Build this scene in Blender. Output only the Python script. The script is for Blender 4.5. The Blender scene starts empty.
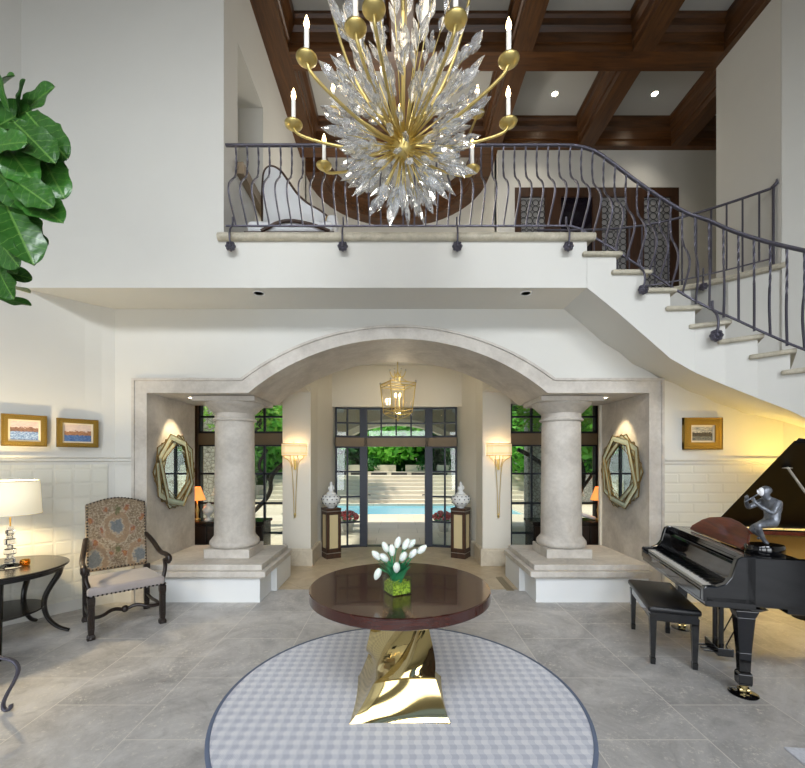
import bpy, bmesh, math, random
from mathutils import Vector, Matrix
PI = math.pi
R = math.radians
rnd = random.Random(7)
C = bpy.context.scene.collection
V = Vector

# ------------------------------------------------------------ mesh builder
class MB:
    def __init__(s):
        s.bm = bmesh.new()
    def face(s, pts):
        vs = [s.bm.verts.new(p) for p in pts]
        return s.bm.faces.new(vs)
    def box(s, x0, x1, y0, y1, z0, z1, M=None):
        c = [V((x, y, z)) for z in (z0, z1) for y in (y0, y1) for x in (x0, x1)]
        if M: c = [M @ p for p in c]
        v = [s.bm.verts.new(p) for p in c]
        for f in ((0, 2, 3, 1), (4, 5, 7, 6), (0, 1, 5, 4), (2, 6, 7, 3), (0, 4, 6, 2), (1, 3, 7, 5)):
            s.bm.faces.new([v[i] for i in f])
        return s
    def hexa(s, c):
        v = [s.bm.verts.new(p) for p in c]
        for f in ((0, 3, 2, 1), (4, 5, 6, 7), (0, 1, 5, 4), (1, 2, 6, 5), (2, 3, 7, 6), (3, 0, 4, 7)):
            s.bm.faces.new([v[i] for i in f])
        return s
    def prism(s, poly, z0, z1, M=None):            # poly in XY extruded in Z (M maps it elsewhere)
        a = [V((x, y, z0)) for x, y in poly]; b = [V((x, y, z1)) for x, y in poly]
        if M: a = [M @ p for p in a]; b = [M @ p for p in b]
        a = [s.bm.verts.new(p) for p in a]; b = [s.bm.verts.new(p) for p in b]
        n = len(poly)
        s.bm.faces.new(a[::-1]); s.bm.faces.new(b)
        for i in range(n):
            s.bm.faces.new((a[i], a[(i + 1) % n], b[(i + 1) % n], b[i]))
        return s
    def xz(s, poly, y0, y1):                       # poly in XZ extruded along Y
        return s.prism(poly, y0, y1, Matrix(((1, 0, 0, 0), (0, 0, 1, 0), (0, 1, 0, 0), (0, 0, 0, 1))))
    def tube(s, path, r, n=8, cap=True, sq=False, closed=False, flat=1.0):
        path = [V(p) for p in path]
        N = len(path)
        rs = r if isinstance(r, (list, tuple)) else [r] * N
        rings = []
        up = None
        for i in range(N):
            if closed: t = path[(i + 1) % N] - path[i - 1]
            else: t = path[min(i + 1, N - 1)] - path[max(i - 1, 0)]
            if t.length < 1e-9: t = V((0, 0, 1))
            t.normalize()
            if up is None:
                up = V((0, 0, 1)) if abs(t.z) < .9 else V((1, 0, 0))
            a = t.cross(up)
            if a.length < 1e-6: a = t.orthogonal()
            a.normalize(); b = a.cross(t).normalized(); up = b
            off = PI / 4 if sq else 0
            rings.append([s.bm.verts.new(path[i] + (a * math.cos(2 * PI * k / n + off) + b * flat * math.sin(2 * PI * k / n + off)) * rs[i]) for k in range(n)])
        rng = range(N) if closed else range(N - 1)
        for i in rng:
            A, B = rings[i], rings[(i + 1) % N]
            for k in range(n):
                s.bm.faces.new((A[k], A[(k + 1) % n], B[(k + 1) % n], B[k]))
        if cap and not closed:
            s.bm.faces.new(rings[0][::-1]); s.bm.faces.new(rings[-1])
        return s
    def lathe(s, prof, c=(0, 0, 0), n=24, M=None, sx=1, sy=1, ph=0, cap=True):
        c = V(c); rings = []
        for r, z in prof:
            if r < 1e-6:
                p = V((0, 0, z)) + c
                rings.append([s.bm.verts.new(M @ p if M else p)])
            else:
                ring = []
                for k in range(n):
                    p = V((r * sx * math.cos(2 * PI * k / n + ph), r * sy * math.sin(2 * PI * k / n + ph), z)) + c
                    ring.append(s.bm.verts.new(M @ p if M else p))
                rings.append(ring)
        for A, B in zip(rings, rings[1:]):
            for k in range(n):
                k2 = (k + 1) % n
                if len(A) == 1 and len(B) == 1: continue
                if len(A) == 1: s.bm.faces.new((A[0], B[k2], B[k]))
                elif len(B) == 1: s.bm.faces.new((A[k], A[k2], B[0]))
                else: s.bm.faces.new((A[k], A[k2], B[k2], B[k]))
        if not cap: return s
        if len(rings[0]) > 1: s.bm.faces.new(rings[0][::-1])
        if len(rings[-1]) > 1: s.bm.faces.new(rings[-1])
        return s
    def ball(s, c, r, n=12, m=8, sc=(1, 1, 1), M=None):
        prof = [(math.sin(PI * i / m) * r, -math.cos(PI * i / m) * r * sc[2]) for i in range(m + 1)]
        prof[0] = (0, prof[0][1]); prof[-1] = (0, prof[-1][1])
        return s.lathe(prof, c, n, M, sc[0], sc[1])
    def sweep(s, path, prof, closed=False):        # horizontal XY path; prof = (offset to the left, z)
        path = [V((p[0], p[1])) for p in path]; zs = None
        N = len(path); rings = []
        for i in range(N):
            if closed: d0 = path[i] - path[i - 1]; d1 = path[(i + 1) % N] - path[i]
            else:
                d0 = path[i] - path[max(i - 1, 0)]; d1 = path[min(i + 1, N - 1)] - path[i]
                if d0.length < 1e-9: d0 = d1
                if d1.length < 1e-9: d1 = d0
            n0 = V((-d0.y, d0.x)).normalized(); n1 = V((-d1.y, d1.x)).normalized()
            m = (n0 + n1); m.normalize(); k = 1 / max(.3, m.dot(n0))
            rings.append([s.bm.verts.new((path[i].x + m.x * k * o, path[i].y + m.y * k * o, z)) for o, z in prof])
        n = len(prof)
        for i in (range(N) if closed else range(N - 1)):
            A, B = rings[i], rings[(i + 1) % N]
            for k in range(n):
                s.bm.faces.new((A[k], A[(k + 1) % n], B[(k + 1) % n], B[k]))
        if not closed:
            s.bm.faces.new(rings[0][::-1]); s.bm.faces.new(rings[-1])
        return s
    def build(s, name, mat, parent=None, smooth=False, world=False, bevel=0, auto=None, loc=None, rotz=0, seg=2):
        bmesh.ops.recalc_face_normals(s.bm, faces=s.bm.faces)
        me = bpy.data.meshes.new(name)
        s.bm.to_mesh(me); s.bm.free()
        for m in (mat if isinstance(mat, (list, tuple)) else [mat]): me.materials.append(m)
        o = bpy.data.objects.new(name, me); C.objects.link(o)
        if parent is not None:
            o.parent = parent
            if world:
                p = parent; M = Matrix()
                while p: M = p.matrix_basis @ M; p = p.parent
                me.transform(M.inverted())
        elif loc is not None:
            o.location = loc; o.rotation_euler = (0, 0, rotz)
        else:
            co = [v.co for v in me.vertices]
            b = V(((min(c.x for c in co) + max(c.x for c in co)) / 2, (min(c.y for c in co) + max(c.y for c in co)) / 2, min(c.z for c in co)))
            me.transform(Matrix.Translation(-b)); o.location = b
        if smooth:
            me.polygons.foreach_set('use_smooth', [True] * len(me.polygons))
            if auto is not None and len(me.polygons) < 60000:
                b2 = bmesh.new(); b2.from_mesh(me)
                for e in b2.edges:
                    if len(e.link_faces) == 2 and e.calc_face_angle(0) > R(auto): e.smooth = False
                b2.to_mesh(me); b2.free()
        if bevel:
            md = o.modifiers.new('bevel', 'BEVEL'); md.width = bevel; md.segments = seg; md.limit_method = 'ANGLE'; md.angle_limit = R(35)
            md.harden_normals = False
        return o

def thing(name, label, cat, loc=(0, 0, 0), rotz=0, group=None):
    o = bpy.data.objects.new(name, None); C.objects.link(o); o.empty_display_size = .1
    o.location = loc; o.rotation_euler = (0, 0, rotz)
    o.matrix_basis = Matrix.Translation(V(loc)) @ Matrix.Rotation(rotz, 4, 'Z')
    o['label'] = label; o['category'] = cat
    if group: o['group'] = group
    return o
def tag(o, label, cat, group=None):
    o['label'] = label; o['category'] = cat
    if group: o['group'] = group
    return o
def struct(o):
    o['kind'] = 'structure'; return o
def dup(o, parent=None):
    kids = [c for c in bpy.data.objects if c.parent == o]
    c = o.copy(); C.objects.link(c)
    c.parent = parent
    for k in kids: dup(k, c)
    return c

# ------------------------------------------------------------ materials
def srgb(c):
    return tuple(((v / 255) / 12.92 if v / 255 <= .04045 else ((v / 255 + .055) / 1.055) ** 2.4) for v in c)
class NT:
    def __init__(s, name):
        s.m = bpy.data.materials.new(name); s.m.use_nodes = True
        s.t = s.m.node_tree; s.b = s.t.nodes['Principled BSDF']; s.out = s.t.nodes['Material Output']
        s.tc = None
    def n(s, typ, **kw):
        nd = s.t.nodes.new(typ)
        for k, v in kw.items(): setattr(nd, k, v)
        return nd
    def l(s, a, b): s.t.links.new(a, b)
    def put(s, sock, v):
        if hasattr(v, 'links') or isinstance(v, bpy.types.NodeSocket): s.l(v, sock)
        else: sock.default_value = v
    def obj(s):
        if not s.tc: s.tc = s.n('ShaderNodeTexCoord')
        return s.tc.outputs['Object']
    def xyz(s):
        sp = s.n('ShaderNodeSeparateXYZ'); s.l(s.obj(), sp.inputs[0]); return sp.outputs
    def math(s, op, a, b=0.0, c=None):
        nd = s.n('ShaderNodeMath', operation=op); s.put(nd.inputs[0], a); s.put(nd.inputs[1], b)
        if c is not None: s.put(nd.inputs[2], c)
        return nd.outputs[0]
    def noise(s, scale, detail=4, rough=.5, vec=None, dist=0, out=0):
        nd = s.n('ShaderNodeTexNoise'); nd.inputs['Scale'].default_value = scale
        nd.inputs['Detail'].default_value = detail; nd.inputs['Roughness'].default_value = rough
        nd.inputs['Distortion'].default_value = dist
        s.l(vec or s.obj(), nd.inputs['Vector']); return nd.outputs[out]
    def mapv(s, sc=(1, 1, 1), rot=(0, 0, 0), loc=(0, 0, 0), vec=None):
        nd = s.n('ShaderNodeMapping'); nd.inputs['Scale'].default_value = sc; nd.inputs['Rotation'].default_value = rot
        nd.inputs['Location'].default_value = loc
        s.l(vec or s.obj(), nd.inputs['Vector']); return nd.outputs[0]
    def ramp(s, f, stops, interp='LINEAR'):
        nd = s.n('ShaderNodeValToRGB'); nd.color_ramp.interpolation = interp
        e = nd.color_ramp.elements
        while len(e) < len(stops): e.new(.5)
        for i, (p, c) in enumerate(stops):
            e[i].position = p; e[i].color = (*c, 1) if len(c) == 3 else c
        s.put(nd.inputs[0], f); return nd.outputs[0]
    def mix(s, f, a, b, mode='MIX'):
        nd = s.n('ShaderNodeMix', data_type='RGBA', blend_type=mode)
        s.put(nd.inputs[0], f)
        for i, v in ((6, a), (7, b)):
            if isinstance(v, tuple): nd.inputs[i].default_value = (*v, 1)
            else: s.l(v, nd.inputs[i])
        return nd.outputs[2]
    def col(s, v):
        if isinstance(v, tuple): s.b.inputs['Base Color'].default_value = (*v, 1)
        else: s.l(v, s.b.inputs['Base Color'])
    def set(s, **kw):
        for k, v in kw.items():
            s.put(s.b.inputs[k.replace('_', ' ')], v)
    def bump(s, h, strength=.3, dist=.01):
        nd = s.n('ShaderNodeBump'); nd.inputs['Strength'].default_value = strength; nd.inputs['Distance'].default_value = dist
        s.l(h, nd.inputs['Height']); s.l(nd.outputs[0], s.b.inputs['Normal'])

def mk(name, c, rough=.5, metal=0, var=None, bump=None, **kw):
    t = NT(name); c = srgb(c)
    if var:
        sc, amt = var
        f = t.noise(sc, 5, .6)
        t.col(t.mix(t.ramp(f, [(.3, (0, 0, 0)), (.7, (1, 1, 1))]), tuple(x * (1 - amt) for x in c), tuple(min(1, x * (1 + amt)) for x in c)))
    else: t.col(c)
    t.set(Roughness=rough, Metallic=metal, **kw)
    if bump: t.bump(t.noise(bump[0], 4, .6), bump[1], bump[2] if len(bump) > 2 else .01)
    return t.m
def emis(name, c, strength, base=(.8, .8, .8)):
    t = NT(name); t.col(base); t.set(Emission_Color=(*srgb(c), 1), Emission_Strength=strength, Roughness=.6); return t.m

plaster = mk('ivory plaster', (212, 211, 205), .85, var=(1.5, .02), bump=(6, .06, .02))
plaster_in = mk('warm plaster', (216, 211, 198), .85, var=(1.5, .02), bump=(6, .06, .02))
def stone_mat(name, c1, c2, c3, sc=2.2):
    t = NT(name)
    f = t.noise(sc, 8, .62, dist=.6); g = t.noise(sc * 9, 6, .7)
    a = t.ramp(f, [(.3, srgb(c1)), (.52, srgb(c2)), (.72, srgb(c3))])
    t.col(t.mix(.25, a, t.ramp(g, [(.35, srgb(c1)), (.65, srgb(c3))])))
    t.set(Roughness=.62); t.bump(g, .25, .006); return t.m
limestone = stone_mat('veined limestone', (168, 162, 154), (199, 193, 184), (217, 212, 204))
nosing_stone = stone_mat('coping stone', (150, 143, 126), (182, 175, 156), (206, 199, 182), 8)
travertine = stone_mat('travertine base', (170, 158, 136), (196, 185, 164), (212, 203, 184), 5)
paint_white = mk('white painted base', (226, 228, 228), .6)

def floor_mat():
    t = NT('limestone floor tiles')
    mp = t.mapv(rot=(0, 0, R(90)), loc=(0.11, .24, 0))
    b = t.n('ShaderNodeTexBrick', offset=.5, squash=1); t.l(mp, b.inputs['Vector'])
    b.inputs['Scale'].default_value = 1; b.inputs['Mortar Size'].default_value = .0035; b.inputs['Mortar Smooth'].default_value = .1
    b.inputs['Brick Width'].default_value = .69; b.inputs['Row Height'].default_value = .69
    b.inputs['Color1'].default_value = (.35, .35, .35, 1); b.inputs['Color2'].default_value = (.65, .65, .65, 1); b.inputs['Mortar'].default_value = (.5, .5, .5, 1)
    f = t.noise(1.3, 8, .7, dist=1.4); g = t.noise(45, 5, .75); h = t.noise(5, 6, .7, dist=1.2)
    base = t.ramp(f, [(.3, srgb((150, 148, 147))), (.5, srgb((180, 178, 176))), (.7, srgb((204, 202, 200)))])
    base = t.mix(.35, base, b.outputs['Color'], 'OVERLAY')
    sp = t.math('MULTIPLY', t.ramp(g, [(.52, (0, 0, 0)), (.62, (1, 1, 1))]), t.ramp(h, [(.45, (0, 0, 0)), (.62, (1, 1, 1))]))
    base = t.mix(t.math('MULTIPLY', sp, .75), base, srgb((226, 222, 212)))
    dk = t.ramp(h, [(.3, (1, 1, 1)), (.45, (0, 0, 0))])
    base = t.mix(t.math('MULTIPLY', dk, .34), base, srgb((108, 106, 104)))
    base = t.mix(b.outputs['Fac'], base, srgb((214, 210, 202)))
    t.col(base); t.set(Roughness=t.ramp(h, [(.3, (.38,) * 3), (.7, (.58,) * 3)]))
    hh = t.math('ADD', t.math('MULTIPLY', g, .5), t.math('MULTIPLY', h, .8))
    t.bump(hh, .3, .006); return t.m
floor_m = floor_mat()

def wood_mat(name, c1, c2, rough=.35, axis='X', sc=1.0, coat=0):
    t = NT(name)
    s = {'X': (1, 12, 12), 'Y': (12, 1, 12), 'Z': (12, 12, 1)}[axis]
    mp = t.mapv(sc=tuple(k * sc for k in s))
    f = t.noise(1.6, 6, .65, vec=mp, dist=1.4); g = t.noise(6, 4, .6, vec=mp)
    a = t.ramp(f, [(.3, srgb(c1)), (.7, srgb(c2))])
    t.col(t.mix(.3, a, t.ramp(g, [(.35, srgb(c1)), (.65, srgb(c2))])))
    t.set(Roughness=rough, Coat_Weight=coat); t.bump(f, .12, .003); return t.m
beamX = wood_mat('stained beam wood', (40, 24, 12), (112, 70, 34), .34, 'X', .45)
beamY = wood_mat('stained beam wood long', (46, 27, 13), (108, 70, 36), .40, 'Y', .45)
door_wood = wood_mat('dark door wood', (42, 26, 16), (78, 50, 32), .4, 'Z', .8)
mahog = wood_mat('mahogany top', (40, 17, 15), (74, 36, 28), .15, 'X', 1.0, .6)
mahog_desk = wood_mat('mahogany desk', (70, 26, 16), (146, 70, 42), .28, 'Y', .8, .4)
ebony = mk('carved dark walnut', (34, 24, 19), .32, bump=(30, .15, .003))
ebon2 = mk('espresso lacquer', (26, 22, 20), .22)
lid_black = mk('satin black lid', (7, 7, 9), .35, Specular_IOR_Level=.2)
lacquer = mk('polished black lacquer', (8, 8, 11), .06, Coat_Weight=.5)
blackmat = mk('black leather', (20, 20, 24), .38)
blackm = mk('black metal', (34, 34, 38), .4, .6)
iron = mk('hammered wrought iron', (92, 90, 101), .4, .6, bump=(160, .5, .004))
gold = mk('brushed gold leaf', (216, 194, 124), .36, .9, bump=(60, .1, .003))
goldframe = mk('gilt frame', (158, 128, 58), .42, .7, bump=(50, .6, .006))
brass = mk('polished brass', (206, 186, 130), .07, 1.0)
steel = mk('dark steel window frame', (38, 42, 52), .4, .3)
tan_wood = mk('tan timber transom', (122, 106, 82), .5, var=(4, .1))
white_c = mk('candle wax', (236, 234, 226), .5)
flame = emis('warm bulb', (255, 214, 150), 22)
ivory = mk('ivory keys', (238, 236, 230), .25)
upholst = mk('pale grey velvet', (156, 148, 145), .9, var=(6, .08), Sheen_Weight=.4)
white_fab = mk('white upholstery', (222, 224, 226), .9)
leaf_t = mk('tulip leaf', (52, 142, 96), .45, var=(20, .2))
petal = mk('white tulip petal', (240, 242, 232), .5, Subsurface_Weight=.15)
porcel = mk('white porcelain', (214, 216, 214), .3)
dark_hole = mk('dark glaze', (38, 40, 52), .3)
bronze = mk('silvered bronze', (122, 126, 134), .36, .6, var=(14, .5), bump=(30, .5, .004))
mask_w = mk('white mask enamel', (238, 238, 240), .35)
cushion_red = mk('red geranium', (186, 44, 34), .6)
def glass_mat(name, c=(1, 1, 1), rough=0, ior=1.48):
    m = bpy.data.materials.new(name); m.use_nodes = True; t = m.node_tree
    t.nodes.remove(t.nodes['Principled BSDF'])
    g = t.nodes.new('ShaderNodeBsdfGlass'); g.inputs['Color'].default_value = (*c, 1); g.inputs['Roughness'].default_value = rough; g.inputs['IOR'].default_value = ior
    t.links.new(g.outputs[0], t.nodes['Material Output'].inputs[0]); return m
mirror_m = mk('mirror glass', (208, 216, 210), .02, 1.0)
mirror_b = mk('bevelled antique mirror', (212, 220, 200), .14, .55)
edge_gold = mk('dark gilt edge', (120, 98, 56), .4, .6)
clear_crystal = glass_mat('clear crystal', (.97, .98, 1), 0, 1.5)

def pane_mat(name, tint=(1, 1, 1), refl=1.0):
    m = bpy.data.materials.new(name); m.use_nodes = True; t = m.node_tree
    t.nodes.remove(t.nodes['Principled BSDF'])
    a = t.nodes.new('ShaderNodeBsdfTransparent'); a.inputs[0].default_value = (*tint, 1)
    g = t.nodes.new('ShaderNodeBsdfGlossy'); g.inputs['Roughness'].default_value = .02
    f0 = t.nodes.new('ShaderNodeLayerWeight'); f0.inputs[0].default_value = .5; f = t.nodes.new('ShaderNodeMath'); f.operation = 'POWER'; f.inputs[1].default_value = 4
    t.links.new(f0.outputs['Facing'], f.inputs[0])
    mu = t.nodes.new('ShaderNodeMath'); mu.operation = 'MULTIPLY_ADD'; mu.inputs[1].default_value = .6 * refl; mu.inputs[2].default_value = .045 * refl
    mx = t.nodes.new('ShaderNodeMixShader')
    t.links.new(f.outputs[0], mu.inputs[0]); t.links.new(mu.outputs[0], mx.inputs[0]); t.links.new(a.outputs[0], mx.inputs[1]); t.links.new(g.outputs[0], mx.inputs[2])
    t.links.new(mx.outputs[0], t.nodes['Material Output'].inputs[0]); return m
def crystal_mat():
    m = glass_mat('cut crystal', (.98, .99, 1), .02, 1.45); t = m.node_tree; g = [n for n in t.nodes if n.type == 'BSDF_GLASS'][0]
    d = t.nodes.new('ShaderNodeBsdfDiffuse'); d.inputs[0].default_value = (.9, .92, .95, 1)
    q = t.nodes.new('ShaderNodeBsdfTransparent'); m1 = t.nodes.new('ShaderNodeMixShader'); m2 = t.nodes.new('ShaderNodeMixShader')
    m1.inputs[0].default_value = .30; m2.inputs[0].default_value = .10
    t.links.new(g.outputs[0], m1.inputs[1]); t.links.new(q.outputs[0], m1.inputs[2]); t.links.new(m1.outputs[0], m2.inputs[1]); t.links.new(d.outputs[0], m2.inputs[2])
    t.links.new(m2.outputs[0], t.nodes['Material Output'].inputs[0]); return m
crystal = crystal_mat()
vase_glass = pane_mat('thin vase glass', (.93, .97, .93), 1.6)
pane = pane_mat('window glass', (.92, .96, .95), 1.3)
lantern_glass = pane_mat('lantern glass', (.97, .95, .9), 1.2)
amber = glass_mat('amber glass', (1, .72, .2), 0, 1.4)

def shade_mat(name, c, strength):
    t = NT(name); t.col(srgb(c)); t.set(Roughness=.8, Emission_Color=(*srgb(c), 1), Emission_Strength=strength); return t.m
shade_w = shade_mat('lit linen shade', (255, 244, 214), .55)
shade_s = shade_mat('lit sheer shade', (255, 226, 176), .75)
# ------------------------------------------------------------ camera and helpers
cam_d = bpy.data.cameras.new('camera'); cam = bpy.data.objects.new('camera', cam_d); C.objects.link(cam)
cam.location = (0, 0, 1.65); cam.rotation_euler = (R(90), 0, 0)
cam_d.sensor_width = 36; cam_d.sensor_fit = 'HORIZONTAL'; cam_d.lens = 412 / 805 * 36
cam_d.shift_x = (402.5 - 398) / 805; cam_d.shift_y = (460 - 384) / 805
cam_d.clip_start = .05; cam_d.clip_end = 200
bpy.context.scene.camera = cam

def arc_pts(half, zs, apex, n=28, cx=0.0):      # segmental arch from -half to +half
    rise = apex - zs; r = (half * half + rise * rise) / (2 * rise); zc = apex - r
    a = math.asin(half / r)
    return [(cx + r * math.sin(-a + 2 * a * i / n), zc + r * math.cos(-a + 2 * a * i / n)) for i in range(n + 1)]

# ------------------------------------------------------------ structure
struct(MB().box(-6.2, 6.2, -4, 7.95, -.1, 0).build('floor', floor_m))
vf = NT('beige travertine tiles'); b_ = vf.n('ShaderNodeTexBrick', offset=.5); vf.l(vf.mapv(rot=(0, 0, R(45))), b_.inputs['Vector'])
b_.inputs['Scale'].default_value = 1; b_.inputs['Brick Width'].default_value = .6; b_.inputs['Row Height'].default_value = .6; b_.inputs['Mortar Size'].default_value = .004
b_.inputs['Color1'].default_value = (*srgb((178, 160, 130)), 1); b_.inputs['Color2'].default_value = (*srgb((196, 178, 148)), 1); b_.inputs['Mortar'].default_value = (*srgb((150, 134, 108)), 1)
fn = vf.noise(4, 8, .65, dist=1); vf.col(vf.mix(.35, b_.outputs['Color'], vf.ramp(fn, [(.35, srgb((146, 128, 100))), (.65, srgb((206, 192, 166)))]))); vf.set(Roughness=.38); vf.bump(fn, .15, .004)
struct(MB().box(-3.4, 3.4, 5.25, 7.95, -.02, .003).build('floor_vestibule', vf.m))
# back wall with the arched passage (front face Y 4.80, passage to Y 5.90)
op = [(-2.92, 0), (-2.92, 2.445)] + arc_pts(1.735, 2.445, 3.072) + [(2.92, 2.445), (2.92, 0)]
wb = [(-3.6, 0)] + op + [(3.10, 0), (3.10, 2.64), (2.55, 2.95), (1.95, 3.41), (-3.6, 3.41)]
struct(MB().xz(wb, 4.80, 5.90).build('wall_back', plaster))
struct(MB().xz([(3.10, 0), (4.56, 0), (4.56, 2.10), (3.95, 2.29), (3.535, 2.44), (3.10, 2.65)], 4.80, 4.95).build('wall_back_right', plaster))
# stone casing of the opening: lining + face band + outer fillet
def band(path_in, path_out, y0, y1, mb):
    n = len(path_in)
    for i in range(n - 1):
        a, b, c, d = path_in[i], path_in[i + 1], path_out[i + 1], path_out[i]
        mb.hexa([V((a[0], y0, a[1])), V((b[0], y0, b[1])), V((c[0], y0, c[1])), V((d[0], y0, d[1])),
                 V((a[0], y1, a[1])), V((b[0], y1, b[1])), V((c[0], y1, c[1])), V((d[0], y1, d[1]))])
def casing(o):                                   # outline at distance o outside the opening
    k = 1.735 + o * .5
    return [(-2.91 - o, 0), (-2.91 - o, 2.43 + o)] + arc_pts(k, 2.43 + o, 3.057 + o * .93) + [(2.91 + o, 2.43 + o), (2.91 + o, 0)]
mb = MB(); band(casing(0), casing(.012), 4.80, 5.90, mb); band(casing(.0), casing(.165), 4.772, 4.80, mb)
band(casing(.14), casing(.168), 4.755, 4.771, mb); band(casing(-.006), casing(.012), 4.76, 4.80, mb)
struct(mb.build('trim_1', limestone))
# balcony slab, fascia and soffit
slab = [(-3.86, 4.21), (1.93, 4.21), (1.93, 5.75), (2.2, 5.77), (2.65, 5.77), (3.1, 5.73), (3.5, 5.62), (3.85, 5.42), (4.15, 5.18), (4.50, 4.84),
        (4.75, 4.84), (6.1, 5.8), (6.1, 7.5), (1.9, 7.5), (1.9, 9.0), (-1.9, 9.0), (-1.9, 9.95), (-3.86, 9.95)]
slab = slab[:-4] + [(1.9, 9.95), (-1.78, 9.95), (-1.78, 4.9), (-3.3, 4.9)]
struct(MB().prism(slab, 3.41, 3.93).build('floor_upper', plaster))
mb = MB(); mb.tube([(-1.83, 4.19, 3.918), (2.00, 4.19, 3.918)], .04, 12); mb.box(-1.83, 2.0, 4.17, 4.45, 3.905, 3.956)
mb.box(-1.78, 1.93, 4.45, 7.3, 3.93, 3.956); mb.box(1.93, 6.1, 5.85, 7.3, 3.93, 3.956)
struct(mb.build('trim_2', nosing_stone, smooth=True, auto=40))
gpath = [(1.9, 5.75), (2.2, 5.74), (2.65, 5.74), (3.1, 5.70), (3.5, 5.59), (3.85, 5.40), (4.15, 5.16), (4.52, 4.80)]
struct(MB().sweep(gpath, [(.0, 3.885), (-.04, 3.895), (-.055, 3.92), (-.04, 3.95), (0, 3.956), (.3, 3.956), (.3, 3.93), (.0, 3.93)]).build('trim_3', nosing_stone, smooth=True, auto=40))
struct(MB().sweep([(x, y + .02) for x, y in gpath], [(0, 2.75), (.1, 2.75), (.1, 3.92), (0, 3.92)]).build('wall_stair', plaster))
struct(MB().sweep([(x, y + .02) for x, y in gpath[4:]], [(0, 1.4), (.1, 1.4), (.1, 2.75), (0, 2.75)]).build('wall_stair_lower', plaster))
# walls of the tall hall
HZ = 7.64
lw = [(-3.2, 4.82), (-3.30, 4.80), (-3.40, 4.725), (-3.51, 4.62), (-4.95, 2.88), (-5.3, 2.3), (-5.3, -4)]
struct(MB().sweep(lw, [(0, 0), (0, HZ), (-.2, HZ), (-.2, 0)]).build('wall_left', plaster))
rw = [(4.48, 4.81), (5.3, 4.0), (5.6, 3.0), (5.6, -4)]
struct(MB().sweep(rw, [(0, 0), (0, HZ), (.2, HZ), (.2, 0)]).build('wall_right', plaster))
struct(MB().box(4.48, 4.75, 4.815, 5.80, 3.93, HZ).box(4.75, 6.2, 5.6, 5.80, 3.93, HZ).build('wall_gallery_right', plaster))
# upper left block with the niche
mb = MB()
nz0, nz1, ny0, ny1 = 4.93, 6.29, 4.57, 5.43
mb.box(-3.86, -2.1, 4.21, 4.45, 3.93, HZ); mb.box(-2.1, -1.78, 4.21, ny0, 3.93, HZ); mb.box(-2.1, -1.78, ny1, 8.1, 3.93, HZ)
mb.box(-2.1, -1.78, ny0, ny1, 3.93, nz0); mb.box(-2.1, -1.78, ny0, ny1, nz1, HZ); mb.box(-2.2, -2.1, ny0 - .1, ny1 + .1, nz0 - .1, nz1 + .1)
struct(mb.build('wall_gallery_left', plaster))
struct(MB().box(-2.1, -1.70, 4.53, 5.47, nz0 - .13, nz0).build('trim_4', mk('taupe niche sill', (142, 124, 100), .6)))
mb = MB(); mb.box(1.78, 2.08, 7.34, 7.6, 3.93, HZ); mb.box(5.0, 6.2, 7.34, 7.6, 3.93, HZ); mb.box(2.08, 5.0, 7.34, 7.6, 6.5, HZ)
mb.box(6.1, 6.3, 5.8, 7.6, 3.93, HZ)
struct(mb.build('wall_gallery_back', plaster))
ap = [(1.78, 7.45), (1.78, 8.0)] + [(1.78 * math.cos(R(a)), 8.0 + 1.75 * math.sin(R(a))) for a in range(8, 176, 8)] + [(-1.78, 8.0), (-1.78, 7.9)]
struct(MB().sweep(ap, [(0, 3.9), (0, HZ), (-.15, HZ), (-.15, 3.9)]).build('wall_apse', plaster))
# rear wall behind the camera, with tall windows
mb = MB(); RY = -3.4
wins = [(-4.2, -2.0), (-1.4, 1.4), (2.0, 4.2)]
xs = [-5.5] + [v for w in wins for v in w] + [5.8]
for i in range(0, len(xs), 2): mb.box(xs[i], xs[i + 1], RY - .2, RY, 0, HZ)
for a, b in wins: mb.box(a, b, RY - .2, RY, 0, .1); mb.box(a, b, RY - .2, RY, 3.0, 3.9); mb.box(a, b, RY - .2, RY, 7.3, HZ)
struct(mb.build('wall_rear', plaster))
for i, (a, b) in enumerate(wins):
    mb = MB()
    for z0, z1 in ((.1, 3.0), (3.9, 7.3)):
        n = 3
        for k in range(n + 1):
            x = a + (b - a) * k / n; mb.box(x - .03, x + .03, RY - .14, RY - .06, z0, z1)
        for k in range(5):
            z = z0 + (z1 - z0) * k / 4; mb.box(a, b, RY - .13, RY - .07, z - .03, z + .03)
    w = struct(mb.build('window_%d' % (4 + i), steel))
# ceiling
struct(MB().box(-5.6, 6.3, -3.6, 10.1, HZ, HZ + .1).build('ceiling', mk('ceiling panel plaster', (196, 196, 192), .8)))
prof = [(-.14, 7.17), (.14, 7.17), (.14, 7.265), (.165, 7.275), (.165, 7.31), (.15, 7.32), (.155, 7.42), (.20, 7.47), (.20, 7.50), (.185, 7.51), (.19, 7.57), (.22, 7.60), (.22, 7.64), (-.22, 7.64), (-.22, 7.60), (-.19, 7.57), (-.185, 7.51), (-.20, 7.50), (-.20, 7.47), (-.155, 7.42), (-.15, 7.32), (-.165, 7.31), (-.165, 7.275), (-.14, 7.27)]
half = [(0, 7.17), (.28, 7.17), (.28, 7.27), (.30, 7.28), (.30, 7.35), (.32, 7.42), (.36, 7.48), (.36, 7.64), (0, 7.64)]
def xbeam(y, x0, x1):
    struct(MB().sweep([(x0, y), (x1, y)], prof).build('ceiling_beam', beamX))
def ybeam(x, y0, y1):
    struct(MB().sweep([(x, y0), (x, y1)], [(a * .99, z + .002) for a, z in prof]).build('ceiling_beam', beamY))
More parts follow.
